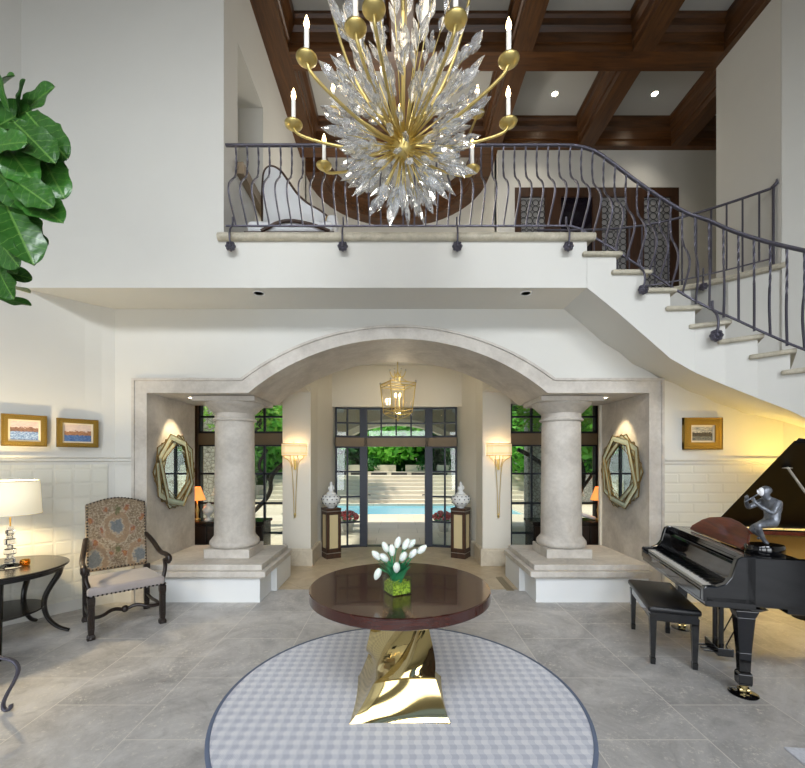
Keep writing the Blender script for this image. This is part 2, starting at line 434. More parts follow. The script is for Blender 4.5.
for y in (5.71, 4.1, 2.5, .9, -.7, -2.3): xbeam(y, -1.78 if y > 4.3 else -5.3, 4.48 if y > 4.9 else 5.6)
xbeam(7.38, -1.78, 6.1)
for x in (.05, 1.68, 3.31): ybeam(x, -3.4, 7.3)
ybeam(4.94, 5.82, 7.3)
half_r = [(o * .27, z - .003) for o, z in half]
for x in (-1.58, -3.2, -4.8, 5.0): ybeam(x, -3.4, 4.0)
struct(MB().sweep([(-1.78, 7.3), (-1.78, 4.3)], [(a * 1.1, z - .003) for a, z in half]).build('ceiling_beam', beamY))
struct(MB().sweep([(4.48, 4.9), (4.48, 5.8)], half_r).build('ceiling_beam', beamY))
struct(MB().sweep(ap, [(a * 1.0, z - .004) for a, z in half]).build('ceiling_beam', beamX, smooth=True, auto=30))

# vestibule beyond the arch
CX = -.035
for s in (-1, 1):
    mb = MB()
    X = lambda v: CX * .6 + s * v
    a, b = sorted((X(1.78), X(1.34))); mb.box(a, b, 6.425, 6.97, 0, 3.41)
    p = [(X(1.33), 6.97), (X(1.14), 7.74)]
    q = [(X(1.34), 6.97), (X(1.15), 7.96), (X(1.40), 7.96), (X(1.50), 6.97)]
    mb.prism(q if s < 0 else q[::-1], 0, 3.41)
    a, b = sorted((X(1.34), X(3.6))); mb.box(a + (.005 if s > 0 else 0), b - (.005 if s < 0 else 0), 5.9, 6.8, 2.71, 3.41)
    a, b = sorted((X(3.32), X(3.6))); mb.box(a, b, 5.9, 6.8, 0, 2.71)
    a, b = sorted((X(2.9), X(3.6))); mb.box(a, b, 5.88, 5.92, 0, 2.71)
    a, b = sorted((X(1.6), X(3.6))); mb.box(a, b, 6.6, 6.8, 2.55, 2.71)
    struct(mb.build('wall_vestibule_%s' % ('left' if s < 0 else 'right'), plaster_in))
    mb = MB()                                   # stone base of the pier
    path = [(X(1.78), 6.425), (X(1.34), 6.425), (X(1.335), 6.97), (X(1.15), 7.7)]
    h = .27
    mb.sweep(path, [(0, 0), (-.035 if s < 0 else .035, 0), (-.035 if s < 0 else .035, h - .03), (-.015 if s < 0 else .015, h), (0, h)])
    struct(mb.build('baseboard_%s' % ('vestibule_left' if s < 0 else 'vestibule_right'), travertine))
struct(MB().box(CX - 1.25, CX + 1.25, 7.66, 7.98, 2.64, 3.41).build('wall_vestibule_back', plaster_in))

def window_part(root, p0, p1, z0, z1, us, zs, w=.03, jamb=.045, glass=pane):
    """steel window between plan points p0,p1; us/zs = bar positions"""
    p0, p1 = V(p0), V(p1); d = (p1 - p0); L = d.length; d.normalize(); n = V((-d.y, d.x))
    M = Matrix(((d.x, n.x, 0, p0.x), (d.y, n.y, 0, p0.y), (0, 0, 1, 0), (0, 0, 0, 1)))
    mb = MB()
    mb.box(0, jamb, -.04, .04, z0, z1, M); mb.box(L - jamb, L, -.04, .04, z0, z1, M)
    mb.box(0, L, -.04, .04, z1 - .03, z1, M); mb.box(0, L, -.04, .04, z0, z0 + .04, M)
    for u in us: mb.box(u * L - w / 2, u * L + w / 2, -.03, .03, z0, z1, M)
    for z in zs: mb.box(0, L, -.03, .03, z - w / 2, z + w / 2, M)
    f = mb.build('window_frame', steel, root, world=True)
    g = MB().box(.01, L - .01, -.004, .004, z0 + .01, z1 - .01, M).build('window_pane', glass, root, world=True)
def winroot(n, loc):
    o = bpy.data.objects.new('window_%d' % n, None); C.objects.link(o); o.matrix_basis = Matrix.Translation(V(loc)); o['kind'] = 'structure'; return o
BX = [CX - 1.14, CX - .62, CX + .62, CX + 1.14]; BY = [7.72, 7.87, 7.87, 7.72]
w1 = winroot(1, (CX, 7.8, 0))
for i in (0, 2):
    p0, p1 = (BX[i], BY[i]), (BX[i + 1], BY[i + 1])
    window_part(w1, p0, p1, 0, 1.905, [.42 if i == 0 else .58], [1.43, .955, .475], jamb=.03)
    window_part(w1, p0, p1, 2.07, 2.64, [.42 if i == 0 else .58], [2.35], jamb=.03)
window_part(w1, (BX[1], 7.87), (BX[2], 7.87), 2.07, 2.64, [.27, .5, .73], [2.35], jamb=.05)
mb = MB()
for i in range(3): mb.sweep([(BX[i], BY[i]), (BX[i + 1], BY[i + 1])], [(.09, 1.905), (-.07, 1.905), (-.07, 2.07), (.09, 2.07)])
mb.build('transom_beam', tan_wood, w1, world=True)
mb = MB()
for x in (BX[1], BX[2]): mb.box(x - .07, x + .07, 7.80, 7.93, 0, 2.64)
mb.build('door_post', steel, w1, world=True)
d1 = bpy.data.objects.new('door_1', None); C.objects.link(d1); d1.matrix_basis = Matrix.Translation(V((CX, 7.9, 0))); d1['kind'] = 'structure'
for s in (-1, 1):                                # both leaves stand open, swung outwards
    x = CX + s * .57; mb = MB()
    th = R(4) * s
    M = Matrix.Translation(V((x, 7.93, 0))) @ Matrix.Rotation(-th, 4, 'Z')
    for z0, z1 in ((.01, .12), (1.80, 1.895)): mb.box(-.022, .022, 0, .62, z0, z1, M)
    for y0, y1 in ((0, .07), (.55, .62)): mb.box(-.022, .022, y0, y1, .01, 1.895, M)
    for z in (.475, .955, 1.43): mb.box(-.015, .015, 0, .62, z - .015, z + .015, M)
    lf = mb.build('door_leaf', steel, d1, world=True)
    MB().box(-.004, .004, .05, .57, .1, 1.85, M).build('door_pane', pane, lf, world=True)
    MB().tube([M @ V((-s * .02, .585, .93)), M @ V((-s * .07, .585, .93)), M @ V((-s * .07, .50, .93))], .009, 8).build('door_handle', blackm, lf, world=True)
struct(MB().box(CX - .7, CX + .7, 7.80, 7.99, 0, .012).build('trim_5', mk('bronze threshold', (92, 84, 76), .4, .5)))
for k, s in ((2, -1), (3, 1)):
    w = winroot(k, (s * 2.5, 6.65, 0))
    a, b = sorted((s * 1.80, s * 3.20))
    window_part(w, (a, 6.65), (b, 6.65), 0, 1.90, [.25, .5, .75], [1.43, .955, .475], jamb=.03)
    window_part(w, (a, 6.65), (b, 6.65), 2.07, 2.62, [.25, .5, .75], [2.345], jamb=.03)
    MB().box(a - .1, b + .1, 6.58, 6.72, 1.895, 2.075).build('transom_beam', tan_wood, w, world=True)
    a2, b2 = sorted((s * 3.19, s * 3.34))
    MB().box(a2, b2, 6.55, 6.75, 0, 2.7).build('window_jamb', door_wood, w, world=True)

# wainscot and chair rails
def wains_mat(name, bw, rh, off, ms=.06, k=.12):
    t = NT(name)
    sw = t.n('ShaderNodeCombineXYZ'); x = t.xyz(); t.l(x[0], sw.inputs[0]); t.l(x[2], sw.inputs[1])
    b = t.n('ShaderNodeTexBrick', offset=off); t.l(sw.outputs[0], b.inputs['Vector'])
    b.inputs['Scale'].default_value = 1; b.inputs['Brick Width'].default_value = bw; b.inputs['Row Height'].default_value = rh
    b.inputs['Mortar Size'].default_value = .016; b.inputs['Mortar Smooth'].default_value = .6; b.inputs['Bias'].default_value = 0
    t.col(t.mix(t.math('MULTIPLY', b.outputs['Fac'], .05), srgb((222, 220, 208)), srgb((170, 166, 152))))
    t.set(Roughness=.6)
    t.bump(t.math('SUBTRACT', t.math('MULTIPLY', t.noise(18, 3, .6), .15), b.outputs['Fac']), .38, .012); return t.m
wl = wains_mat('embossed square panelling', .165, .155, 0)
wr = wains_mat('embossed brick panelling', .34, .115, .5)
rail_prof = [(0, 1.60), (.012, 1.60), (.012, 1.625), (.03, 1.64), (.03, 1.66), (.05, 1.68), (.05, 1.70), (0, 1.70)]
rp2 = [(-o, z) for o, z in rail_prof]
def seg_panel(name, p0, p1, z0, z1, th, mat, side):
    p0, p1 = V(p0), V(p1); d = p1 - p0; L = d.length; a = math.atan2(d.y, d.x)
    o = MB().box(0, L, 0 if side > 0 else -th, th if side > 0 else 0, z0, z1).build(name, mat, loc=(p0.x, p0.y, 0), rotz=a)
    return struct(o)
lpts = [(-4.95, 2.88), (-3.51, 4.62), (-3.40, 4.725), (-3.30, 4.795), (-3.08, 4.795)]
seg_panel('wall_panel_left', lpts[0], (-3.36, 4.76), .12, 1.60, .015, wl, -1)
struct(MB().sweep(lpts, rp2).build('trim_6', plaster))
struct(MB().sweep(lpts, [(0, 0), (-.03, 0), (-.03, .12), (-.02, .135), (0, .135)]).build('baseboard_left', plaster))
seg_panel('wall_panel_right', (3.09, 4.80), (4.48, 4.80), .12, 1.585, .012, wr, -1)
seg_panel('wall_panel_side', (4.49, 4.79), (5.29, 3.99), .12, 1.585, .012, wr, -1)
struct(MB().sweep([(3.09, 4.8), (4.49, 4.8), (5.3, 4.0)], [(o * .8, z * 1 - .03) for o, z in rp2]).build('trim_7', plaster))
struct(MB().sweep([(3.09, 4.8), (4.49, 4.8), (5.3, 4.0)], [(0, 0), (-.025, 0), (-.025, .12), (0, .14)]).build('baseboard_right', plaster))

# gallery doors
d2 = bpy.data.objects.new('door_2', None); C.objects.link(d2); d2.matrix_basis = Matrix.Translation(V((3.5, 7.4, 3.93))); d2['kind'] = 'structure'
pan = [(2.19, 2.62, 1), (2.90, 3.47, 0), (3.63, 4.08, 1), (4.38, 4.86, 1)]
mb = MB(); mb.box(2.08, 5.0, 7.33, 7.42, 6.34, 6.5)
xs = [2.08] + [v for p in pan for v in p[:2]] + [5.0]
for i in range(0, len(xs), 2): mb.box(xs[i], xs[i + 1], 7.33, 7.42, 3.95, 6.34)
for a, b, c in pan: mb.box(a, b, 7.33, 7.42, 3.95, 4.15)
mb.build('door_frame', door_wood, d2, world=True)
pg = mk('frosted door glass', (150, 150, 150), .3); pd = mk('dark door glass', (26, 22, 30), .08)
for a, b, c in pan:
    p = MB().box(a, b, 7.37, 7.40, 4.15, 6.34).build('door_pane', pg if c else pd, d2, world=True)
    if c:
        mb = MB(); nx = 4; d = (b - a) / nx; k = 0; z = 4.15 + d / 2
        while z < 6.34:
            for i in range(nx):
                cx = a + d * (i + .5)
                mb.tube([(cx + d * .48 * math.cos(t), 7.362, z + d * .48 * math.sin(t)) for t in [2 * PI * j / 14 for j in range(14)]], .0055, 4, closed=True)
            z += d
        mb.build('door_grille', blackm, p, world=True)

# downlights
unlit = mk('unlit lens', (190, 188, 180), .4)
def downlight(x, y, z, label, grp=None, e=None, spot=None):
    t = thing('recessed_downlight', label, 'ceiling light', (x, y, z), 0, grp)
    MB().lathe([(.045, -.001), (.06, -.006), (.062, 0), (.045, .0)], n=20).build('trim_ring', paint_white, t, smooth=True, auto=40)
    MB().lathe([(0, -.003), (.045, -.003)], n=20).build('lamp_lens', e or emis('downlight lens', (255, 238, 205), 12), t)
lens = emis('downlight lens', (255, 238, 205), 12)
downlight(2.566, 6.74, HZ, 'recessed downlight in the left-hand ceiling panel of the rear coffers', None, lens)
downlight(4.20, 6.74, HZ, 'recessed downlight in the ceiling panel nearest the right wall', None, lens)
downlight(-2.55, 5.12, 2.425, 'recessed downlight above the left star-shaped mirror', None, lens)
downlight(2.55, 5.12, 2.425, 'recessed downlight above the right star-shaped mirror', None, lens)
downlight(-1.47, 4.35, 3.41, 'small recessed downlight in the balcony underside on the left', None, unlit)
downlight(1.35, 4.35, 3.41, 'small recessed downlight in the balcony underside on the right', None, unlit)

# stone platforms and columns
for s, side in ((-1, 'left'), (1, 'right')):
    t = thing('stone_platform', 'stepped limestone plinth platform with white base under the %s column' % side, 'platform', (s * 2.2, 5.33, 0), 0)
    def bx(mb, a, b, *r):
        a, b = sorted((s * a, s * b)); mb.box(a, b, *r)
    mb = MB(); bx(mb, 1.60, 2.908, 4.775, 5.2, 0, .30); bx(mb, 1.53, 2.908, 5.2, 5.87, 0, .30)
    mb.build('base', paint_white, t, world=True)
    mb = MB(); bx(mb, 1.56, 2.908, 4.735, 5.88, .285, .31); bx(mb, 1.515, 2.908, 4.70, 5.90, .31, .375); 
    mb.build('lower_slab', limestone, t, world=True, bevel=.006)
    mb = MB(); bx(mb, 1.575, 2.908, 4.76, 5.88, .375, .44)
    mb.build('upper_slab', limestone, t, world=True, bevel=.006)
    c = thing('stone_column', 'round limestone column standing on the %s platform beneath the arch' % side, 'column', (s * 2.108, 5.33, .44))
    MB().box(-.28, .28, -.27, .27, 0, .11).build('plinth', limestone, c, bevel=.005)
    MB().lathe([(.25, .11), (.285, .115), (.302, .14), (.305, .165), (.298, .19), (.28, .205), (.278, .215), (.268, .225), (.255, .24), (.25, .26)], n=48).build('column_base', limestone, c, smooth=True, auto=50)
    MB().lathe([(.25, .26), (.247, .6), (.243, 1.0), (.237, 1.70)], n=48).build('shaft', limestone, c, smooth=True, auto=50)
    MB().lathe([(.237, 1.70), (.262, 1.705), (.27, 1.72), (.262, 1.735), (.243, 1.745), (.243, 1.80), (.26, 1.81), (.29, 1.84), (.335, 1.885), (.36, 1.91), (.36, 1.925), (.30, 1.93)], n=48).build('capital', limestone, c, smooth=True, auto=50)
    MB().box(-.38, .38, -.37, .37, 1.925, 1.985).build('abacus', limestone, c, bevel=.006)
for i in range(6):
    pass
v = thing('floor_vent', 'narrow slatted metal floor grille beside the right platform', 'vent', (1.42, 5.5, 0))
mb = MB(); mb.box(-.05, .05, -.3, .3, 0, .004)
for k in range(3): mb.box(-.042 + k * .032, -.022 + k * .032, -.29, .29, .004, .009)
mb.build('grille', mk('bronze grille', (150, 138, 112), .4, .5), v)
# ------------------------------------------------------------ staircase
N_ = [(1.932, 4.21), (2.23, 4.21), (2.53, 4.21), (2.78, 4.21), (3.02, 4.19), (3.24, 4.08), (3.43, 3.93), (3.58, 3.76), (3.72, 3.57), (3.83, 3.35), (3.92, 3.10), (3.98, 2.84)]
I_ = [(1.932, 5.75), (2.2, 5.74), (2.65, 5.74), (3.1, 5.70), (3.5, 5.59), (3.85, 5.40), (4.15, 5.16), (4.50, 4.82), (4.75, 4.56), (4.95, 4.36), (5.15, 4.16), (5.28, 3.95)]
U_ = [3.41, 3.17, 2.91, 2.69, 2.54, 2.39, 2.24, 2.10, 1.92, 1.75, 1.57, 1.40]
st = thing('staircase', 'white curved staircase with limestone treads descending to the right from the balcony', 'staircase', (2.9, 4.3, 1.4))
mb = MB(); TZ = [3.954 - .185 * k for k in range(1, 13)]
def P3(p, z): return V((p[0], p[1], z))
for k in range(11):
    a, b, c, d = N_[k], N_[k + 1], I_[k + 1], I_[k]
    z = TZ[k] - .04
    A = [P3(a, U_[k]), P3(b, U_[k + 1]), P3(c, U_[k + 1]), P3(d, U_[k])]; B = [P3(a, z), P3(b, z), P3(c, z), P3(d, z)]
    mb.face([A[0], A[1], B[1], B[0]]); mb.face([A[3], A[2], A[1], A[0]]); mb.face(B)
    mb.face([P3(a, z), P3(a, z + .185), P3(d, z + .185), P3(d, z)])
mb.face([P3(N_[11], U_[11]), P3(N_[11], TZ[10] - .04), P3(I_[11], TZ[10] - .04), P3(I_[11], U_[11])])
bmesh.ops.remove_doubles(mb.bm, verts=mb.bm.verts, dist=.0005)
mb.build('stringer', plaster, st, world=True, smooth=True, auto=35)
for k in range(11):
    a, b, c, d = [V(p) for p in (N_[k], N_[k + 1], I_[k + 1], I_[k])]
    ab = (b - a).normalized(); w = (d - a).normalized(); o1 = V((ab.y, -ab.x)) * .045
    if o1.y > 0: o1 = -o1
    a2 = a + o1 - ab * .055; b2 = b + o1 + ab * .05; c2 = c - (c - b).normalized() * .02 + (c - d).normalized() * .05; d2_ = d + (c - d).normalized() * .01 - (d - a).normalized() * .02
    mb = MB(); z1 = TZ[k]; z0 = z1 - .045
    mb.hexa([P3(a2, z0), P3(b2, z0), P3(c2, z0), P3(d2_, z0), P3(a2, z1), P3(b2, z1), P3(c2, z1), P3(d2_, z1)])
    mb.build('tread', nosing_stone, st, world=True, bevel=.016)

# ------------------------------------------------------------ railings
def lerp_path(pts, n):
    pts = [V(p) for p in pts]; L = [0]
    for a, b in zip(pts, pts[1:]): L.append(L[-1] + (b - a).length)
    out = []
    for i in range(n):
        t = L[-1] * i / (n - 1); k = 0
        while k < len(L) - 2 and L[k + 1] < t: k += 1
        f = (t - L[k]) / max(1e-9, L[k + 1] - L[k]); out.append(pts[k].lerp(pts[k + 1], f))
    return out, L[-1]
def smooth_path(pts, it=3):
    pts = [V(p) for p in pts]
    for _ in range(it):
        q = [pts[0]]
        for a, b in zip(pts, pts[1:]): q += [a.lerp(b, .25), a.lerp(b, .75)]
        q.append(pts[-1]); pts = q
    return pts
rail = thing('balcony_railing', 'wrought-iron railing with bellied balusters along the balcony edge and down the stairs', 'railing', (0, 4.19, 3.956))
YR = 4.19
top = [(-1.75, YR, 4.85), (0, YR, 4.85), (1.55, YR, 4.85), (1.80, YR, 4.85), (2.0, YR, 4.80), (2.20, YR, 4.655), (2.455, YR, 4.46), (2.75, YR, 4.265), (2.95, 4.18, 4.14), (3.08, 4.12, 4.06), (3.24, 4.01, 3.88), (3.42, 3.86, 3.70), (3.60, 3.66, 3.51), (3.74, 3.42, 3.32), (3.84, 3.16, 3.14), (3.89, 2.92, 2.97)]
bot = [(-1.75, YR, 4.03), (0, YR, 4.03), (1.6, YR, 4.03), (1.80, YR, 4.03), (2.0, YR, 3.91), (2.20, YR, 3.79), (2.455, YR, 3.62), (2.65, YR, 3.50), (2.87, 4.19, 3.35), (3.14, 4.09, 3.13), (3.24, 4.01, 3.04), (3.40, 3.88, 2.87), (3.60, 3.66, 2.63), (3.74, 3.42, 2.44), (3.84, 3.16, 2.26), (3.89, 2.92, 2.09)]
MB().tube(smooth_path(top, 2), .021, 10, flat=.75).build('handrail', iron, rail, smooth=True, world=True)
MB().tube(smooth_path(bot, 1), .011, 4, sq=True).build('bottom_rail', iron, rail, world=True)
def at_x(path, t):                               # t = plan arclength
    L = 0
    for a, b in zip(path, path[1:]):
        a, b = V(a), V(b); l = (b.xy - a.xy).length
        if L + l >= t: f = (t - L) / l; return a.lerp(b, f), (b.xy - a.xy).normalized()
        L += l
    return V(path[-1]), (V(path[-1]).xy - V(path[-2]).xy).normalized()
def baluster(pt, pb, out, bulge, mat=iron, tw=True):
    mb = MB(); n = 26; path = []
    H = pt.z - pb.z
    for i in range(n + 1):
        f = i / n; z = pb.z + H * f
        b = 0
        if f < .64: b = bulge * math.sin(PI * f / .64) ** 1.5
        elif f < .98: b = -bulge * .10 * math.sin(PI * (f - .64) / .34)
        p = pb.lerp(pt, f); path.append(V((p.x + out.x * b, p.y + out.y * b, z)))
    N = len(path); rings = []
    for i, p in enumerate(path):
        t = (path[min(i + 1, N - 1)] - path[max(i - 1, 0)]).normalized()
        a = V((1, 0, 0)); a = (a - t * a.dot(t)).normalized(); b = t.cross(a)
        ang = PI / 4 + (i * .5 if (tw and .45 * N < i < .93 * N) else 0)
        r = .0105
        rings.append([mb.bm.verts.new(p + (a * math.cos(ang + k * PI / 2) + b * math.sin(ang + k * PI / 2)) * r) for k in range(4)])
    for A, B in zip(rings, rings[1:]):
        for k in range(4): mb.bm.faces.new((A[k], A[(k + 1) % 4], B[(k + 1) % 4], B[k]))
    return mb
def plan_len(p): return sum((V(b).xy - V(a).xy).length for a, b in zip(p, p[1:]))
Lt = plan_len(top); s0 = .10; k = 0
flat_len = 3.59
proto = None
while s0 < Lt - .05:
    pt, d = at_x(top, s0); pb, _ = at_x(bot, s0)
    out = V((d.y, -d.x)); 
    if out.y > 0: out = -out
    if s0 < flat_len:
        if proto is None:
            proto = baluster(V((0, 0, .82)), V((0, 0, 0)), V((0, -1)), .18).build('baluster', iron, rail)
            o = proto
        else: o = proto.copy(); C.objects.link(o); o.parent = rail
        o.location = (pb.x - 0, pb.y - 4.19, pb.z - 3.956)
    else:
        f = max(.25, 1 - (s0 - flat_len) / 2.6)
        pb2 = pb - V((0, 0, .02))
        pb2 = V((pb.x, pb.y, pb.z - .03)) if (k % 2) else pb
        baluster(pt, pb2, out, .18 * f).build('baluster', iron, rail, world=True)
    s0 += .1135; k += 1
# brackets with rosettes on the fascia
def bracket(p, out, drop, parent, sc=1.0):
    q = V((p.x + out.x * .055, p.y + out.y * .055, p.z - drop))
    MB().tube(smooth_path([p + V((0, 0, .09)), p, V((p.x + out.x * .07, p.y + out.y * .07, p.z - drop * .25)), V((p.x + out.x * .09, p.y + out.y * .09, p.z - drop * .65)), q]), .010 * sc, 6).build('bracket', iron, parent, smooth=True, world=True)
    mb = MB(); a = math.atan2(out.y, out.x) + PI / 2
    M = Matrix.Translation(q) @ Matrix.Rotation(a, 4, 'Z') @ Matrix.Rotation(R(90), 4, 'X') @ Matrix.Scale(sc, 4)
    pr = []
    for i in range(32):
        t = 2 * PI * i / 32; r = .043 + .009 * abs(math.cos(4 * t)); pr.append((r * math.cos(t), r * math.sin(t)))
    mb.prism(pr, -.008, .012, M); mb.ball((0, 0, .012), .018, 10, 6, M=M)
    for i in range(8):
        t = 2 * PI * i / 8; mb.ball((.032 * math.cos(t), .032 * math.sin(t), .012), .011, 6, 4, M=M)
    mb.tube([M @ V((0, 0, -.06)), M @ V((0, 0, 0))], .012 * sc, 8)
    mb.build('rosette', iron, parent, smooth=True, world=True)
for x in (-1.68, -.555, .595, 1.71): bracket(V((x, YR, 4.03)), V((0, -1)), .235, rail)
bracket(V((2.46, YR, 3.60)), V((0, -1)), .24, rail); bracket(V((3.12, 4.09, 3.14)), V((-.05, -1)).normalized(), .27, rail, 1.2)
r2 = thing('gallery_railing', 'curved wrought-iron railing of straight bars behind the staircase, ending on the right wall', 'railing', (3.4, 5.7, 3.956))
gp = [(1.95, 5.79), (2.65, 5.79), (3.1, 5.75), (3.5, 5.64), (3.85, 5.44), (4.15, 5.19), (4.44, 4.90)]
gs = smooth_path([(x, y, 4.88) for x, y in gp], 2); gb = [V((p.x, p.y, 4.045)) for p in gs]
MB().tube(gs, .02, 10, flat=.75).build('handrail', iron, r2, smooth=True, world=True)
MB().tube(gb, .010, 4, sq=True).build('bottom_rail', iron, r2, world=True)
L2 = plan_len(gs); s0 = .03
while s0 <= L2:
    p, d = at_x(gs, min(s0, L2 - .005)); mb = MB()
    z0 = 3.956 if int(round(s0 / .1545)) % 4 == 0 else 4.045
    mb.tube([(p.x, p.y, z0), (p.x, p.y, p.z)], .010, 4, sq=True); mb.build('baluster', iron, r2, world=True); s0 += .1545
MB().tube([(4.44, 4.9, 4.88), (4.47, 4.86, 4.92), (4.46, 4.85, 4.96)], [.02, .022, .008], 8).build('rail_finial', iron, r2, smooth=True, world=True)
MB().tube([(4.45, 4.885, 3.956), (4.45, 4.885, 4.89)], .014, 4, sq=True).build('end_post', iron, r2, world=True)
bracket(V((3.95, 5.33, 4.045)), V((-.6, -.8)), .17, r2)

sr = thing('pale_rug', 'corner of a pale woven rug on the floor at the bottom right', 'rug', (2.9, 1.5, 0), R(-6))
MB().box(-.78, .8, -.8, .78, 0, .012).build('rug_pile', mk('pale grey rug pile', (206, 208, 216), .95, var=(60, .1), bump=(120, .4, .004)), sr, bevel=.004)
# ------------------------------------------------------------ rug and centre table
def rug_mat():
    t = NT('lavender woven rug')
    x = t.xyz(); k = 2 * PI / .078
    a = t.math('SINE', t.math('MULTIPLY', t.math('ADD', x[0], t.math('MULTIPLY', t.math('SINE', t.math('MULTIPLY', x[1], k)), .006)), k))
    b = t.math('SINE', t.math('MULTIPLY', x[1], k))
    fa = t.math('GREATER_THAN', a, 0.0); fb = t.math('GREATER_THAN', b, 0.0)
    s_ = t.math('MULTIPLY', t.math('ADD', fa, fb), .5)
    st_ = t.math('SINE', t.math('MULTIPLY', t.math('ADD', x[0], x[1]), 2 * PI / .013))
    f = t.math('ADD', s_, t.math('MULTIPLY', st_, .16))
    w = t.noise(220, 2, .7)
    f = t.math('ADD', f, t.math('MULTIPLY', t.math('SUBTRACT', w, .5), .5))
    t.col(t.ramp(f, [(0, srgb((192, 196, 210))), (.5, srgb((214, 217, 227))), (1, srgb((232, 233, 239)))]))
    t.set(Roughness=.95, Sheen_Weight=.2); t.bump(t.math('ADD', f, w), .35, .004); return t.m
rug = thing('round_rug', 'large round pale lavender checked rug with a thin blue-grey border', 'rug', (.02, 2.84, 0))
MB().lathe([(0, 0), (1.20, 0), (1.205, .006), (1.20, .011), (0, .011)], n=128).build('rug_field', rug_mat(), rug)
MB().lathe([(1.2, 0), (1.222, 0), (1.226, .008), (1.218, .014), (1.2, .013)], n=128, cap=False).build('rug_border', mk('blue grey binding', (104, 116, 140), .8), rug, smooth=True)
tb = thing('round_table', 'round mahogany table on a twisted polished brass pedestal', 'table', (.012, 2.84, .011))
H = .78
MB().lathe([(0, H - .068), (.609, H - .068), (.613, H - .064), (.613, H - .005), (.608, H), (0, H)], n=96).build('tabletop', None or mahog, tb, smooth=True, auto=35)
mb = MB(); n = 44; S = []
for i in range(n + 1):
    f = i / n; z = f * (H - .068)
    if f < .33: h = .315 - .12 * (f / .33) ** .8; tw = R(10) * f / .33
    else:
        g = (f - .33) / .67; h = .195 - .045 * math.sin(PI * min(1, g * 1.05)) - .0 * g; tw = R(10) + R(95) * (g ** .85)
    ring = []
    m = 10
    for sd in range(4):
        for j in range(m):
            u = -1 + 2 * j / m; conc = 1 - .16 * (1 - u * u) * (.3 + .7 * min(1, f / .4))
            x, y = h * u, -h * conc
            a = sd * PI / 2 + tw
            ring.append(mb.bm.verts.new((x * math.cos(a) - y * math.sin(a), (x * math.sin(a) + y * math.cos(a)) * (.9 if f < .3 else 1), z)))
    S.append(ring)
for A, B in zip(S, S[1:]):
    for k in range(40): mb.bm.faces.new((A[k], A[(k + 1) % 40], B[(k + 1) % 40], B[k]))
mb.bm.faces.new(S[0][::-1]); mb.bm.faces.new(S[-1])
mb.build('pedestal', brass, tb, smooth=True, auto=32)

# ------------------------------------------------------------ tulips in the glass cube
vz = .791; VC = V((-.005, 2.665, vz))
va = thing('square_vase', 'clear square glass vase filled with green moss on the mahogany table', 'vase', VC, R(28))
mb = MB(); hw = .068; hh = .11
for (a, b, c, d) in ((-hw, hw, -hw, -hw + .004), (-hw, hw, hw - .004, hw), (-hw, -hw + .004, -hw + .004, hw - .004), (hw - .004, hw, -hw + .004, hw - .004)): mb.box(a, b, c, d, 0, hh)
mb.box(-hw + .004, hw - .004, -hw + .004, hw - .004, 0, .006)
mb.build('glass_body', vase_glass, va)
def moss_m():
    t = NT('moss filling'); f = t.noise(90, 3, .7)
    t.col(t.ramp(f, [(.35, srgb((84, 110, 24))), (.5, srgb((164, 190, 48))), (.65, srgb((214, 226, 96)))])); t.set(Roughness=.9); t.bump(f, .8, .01); return t.m
mb = MB(); mb.box(-hw + .006, hw - .006, -hw + .006, hw - .006, .008, .07)
for i in range(260):
    a = [rnd.uniform(-hw + .01, hw - .01), rnd.uniform(-hw + .01, hw - .01), rnd.uniform(.05, .085)]
    b = [a[0] + rnd.uniform(-.02, .02), a[1] + rnd.uniform(-.02, .02), a[2] + rnd.uniform(-.01, .015)]
    b[0] = max(-hw + .008, min(hw - .008, b[0])); b[1] = max(-hw + .008, min(hw - .008, b[1]))
    mb.tube([a, b], .0025, 4)
m_ = mb.build('moss', moss_m(), va); m_['kind'] = 'stuff'
def tulip_bloom(M, s=1):
    mb = MB()
    for k in range(6):
        a = 2 * PI * k / 6 + (.3 if k % 2 else 0); ro = 1 if k % 2 else .9; g = []
        for i in range(7):
            f = i / 6; z = .074 * f * s; r = s * (.005 + .017 * math.sin(PI * min(1, f * .92 + .08)) ** .7) * ro; w = s * .021 * math.sin(PI * (f * .93 + .04)) ** .6 if f < 1 else .002
            row = []
            for j in range(5):
                u = -1 + j / 2; ang = a + u * w / max(r, .008)
                row.append(mb.bm.verts.new(M @ V((r * math.cos(ang), r * math.sin(ang), z - abs(u) * .002))))
            g.append(row)
        for A, B in zip(g, g[1:]):
            for j in range(4): mb.bm.faces.new((A[j], A[j + 1], B[j + 1], B[j]))
    return mb
def px(x, y, Y): return V(((x - 398) * Y / 412, Y, 1.65 + (460 - y) * Y / 412))
tul = [(378, 573, 2.60, 'lowest tulip, drooping outward at the far left of the bouquet'), (377, 556, 2.66, 'white tulip leaning far left, outermost of the left cluster'), (384.5, 558, 2.60, 'white tulip in the left cluster, second from the left edge'),
       (386, 548, 2.70, 'white tulip at the upper left of the bouquet'), (392, 551, 2.63, 'white tulip just right of the upper left cluster'), (397.5, 543.5, 2.68, 'white tulip at the top of the bouquet, left of the centre'),
       (405.5, 545, 2.64, 'tall white tulip at the top centre of the bouquet'), (410.5, 544.5, 2.70, 'slim white tulip behind the tall centre one'), (403, 557, 2.57, 'broad white tulip facing forward in the middle of the bouquet'),
       (396.5, 568, 2.55, 'low white tulip hanging in front just above the vase'), (412.5, 554, 2.62, 'white tulip right of the middle one'), (421, 550, 2.66, 'white tulip leaning out at the far right of the bouquet')]
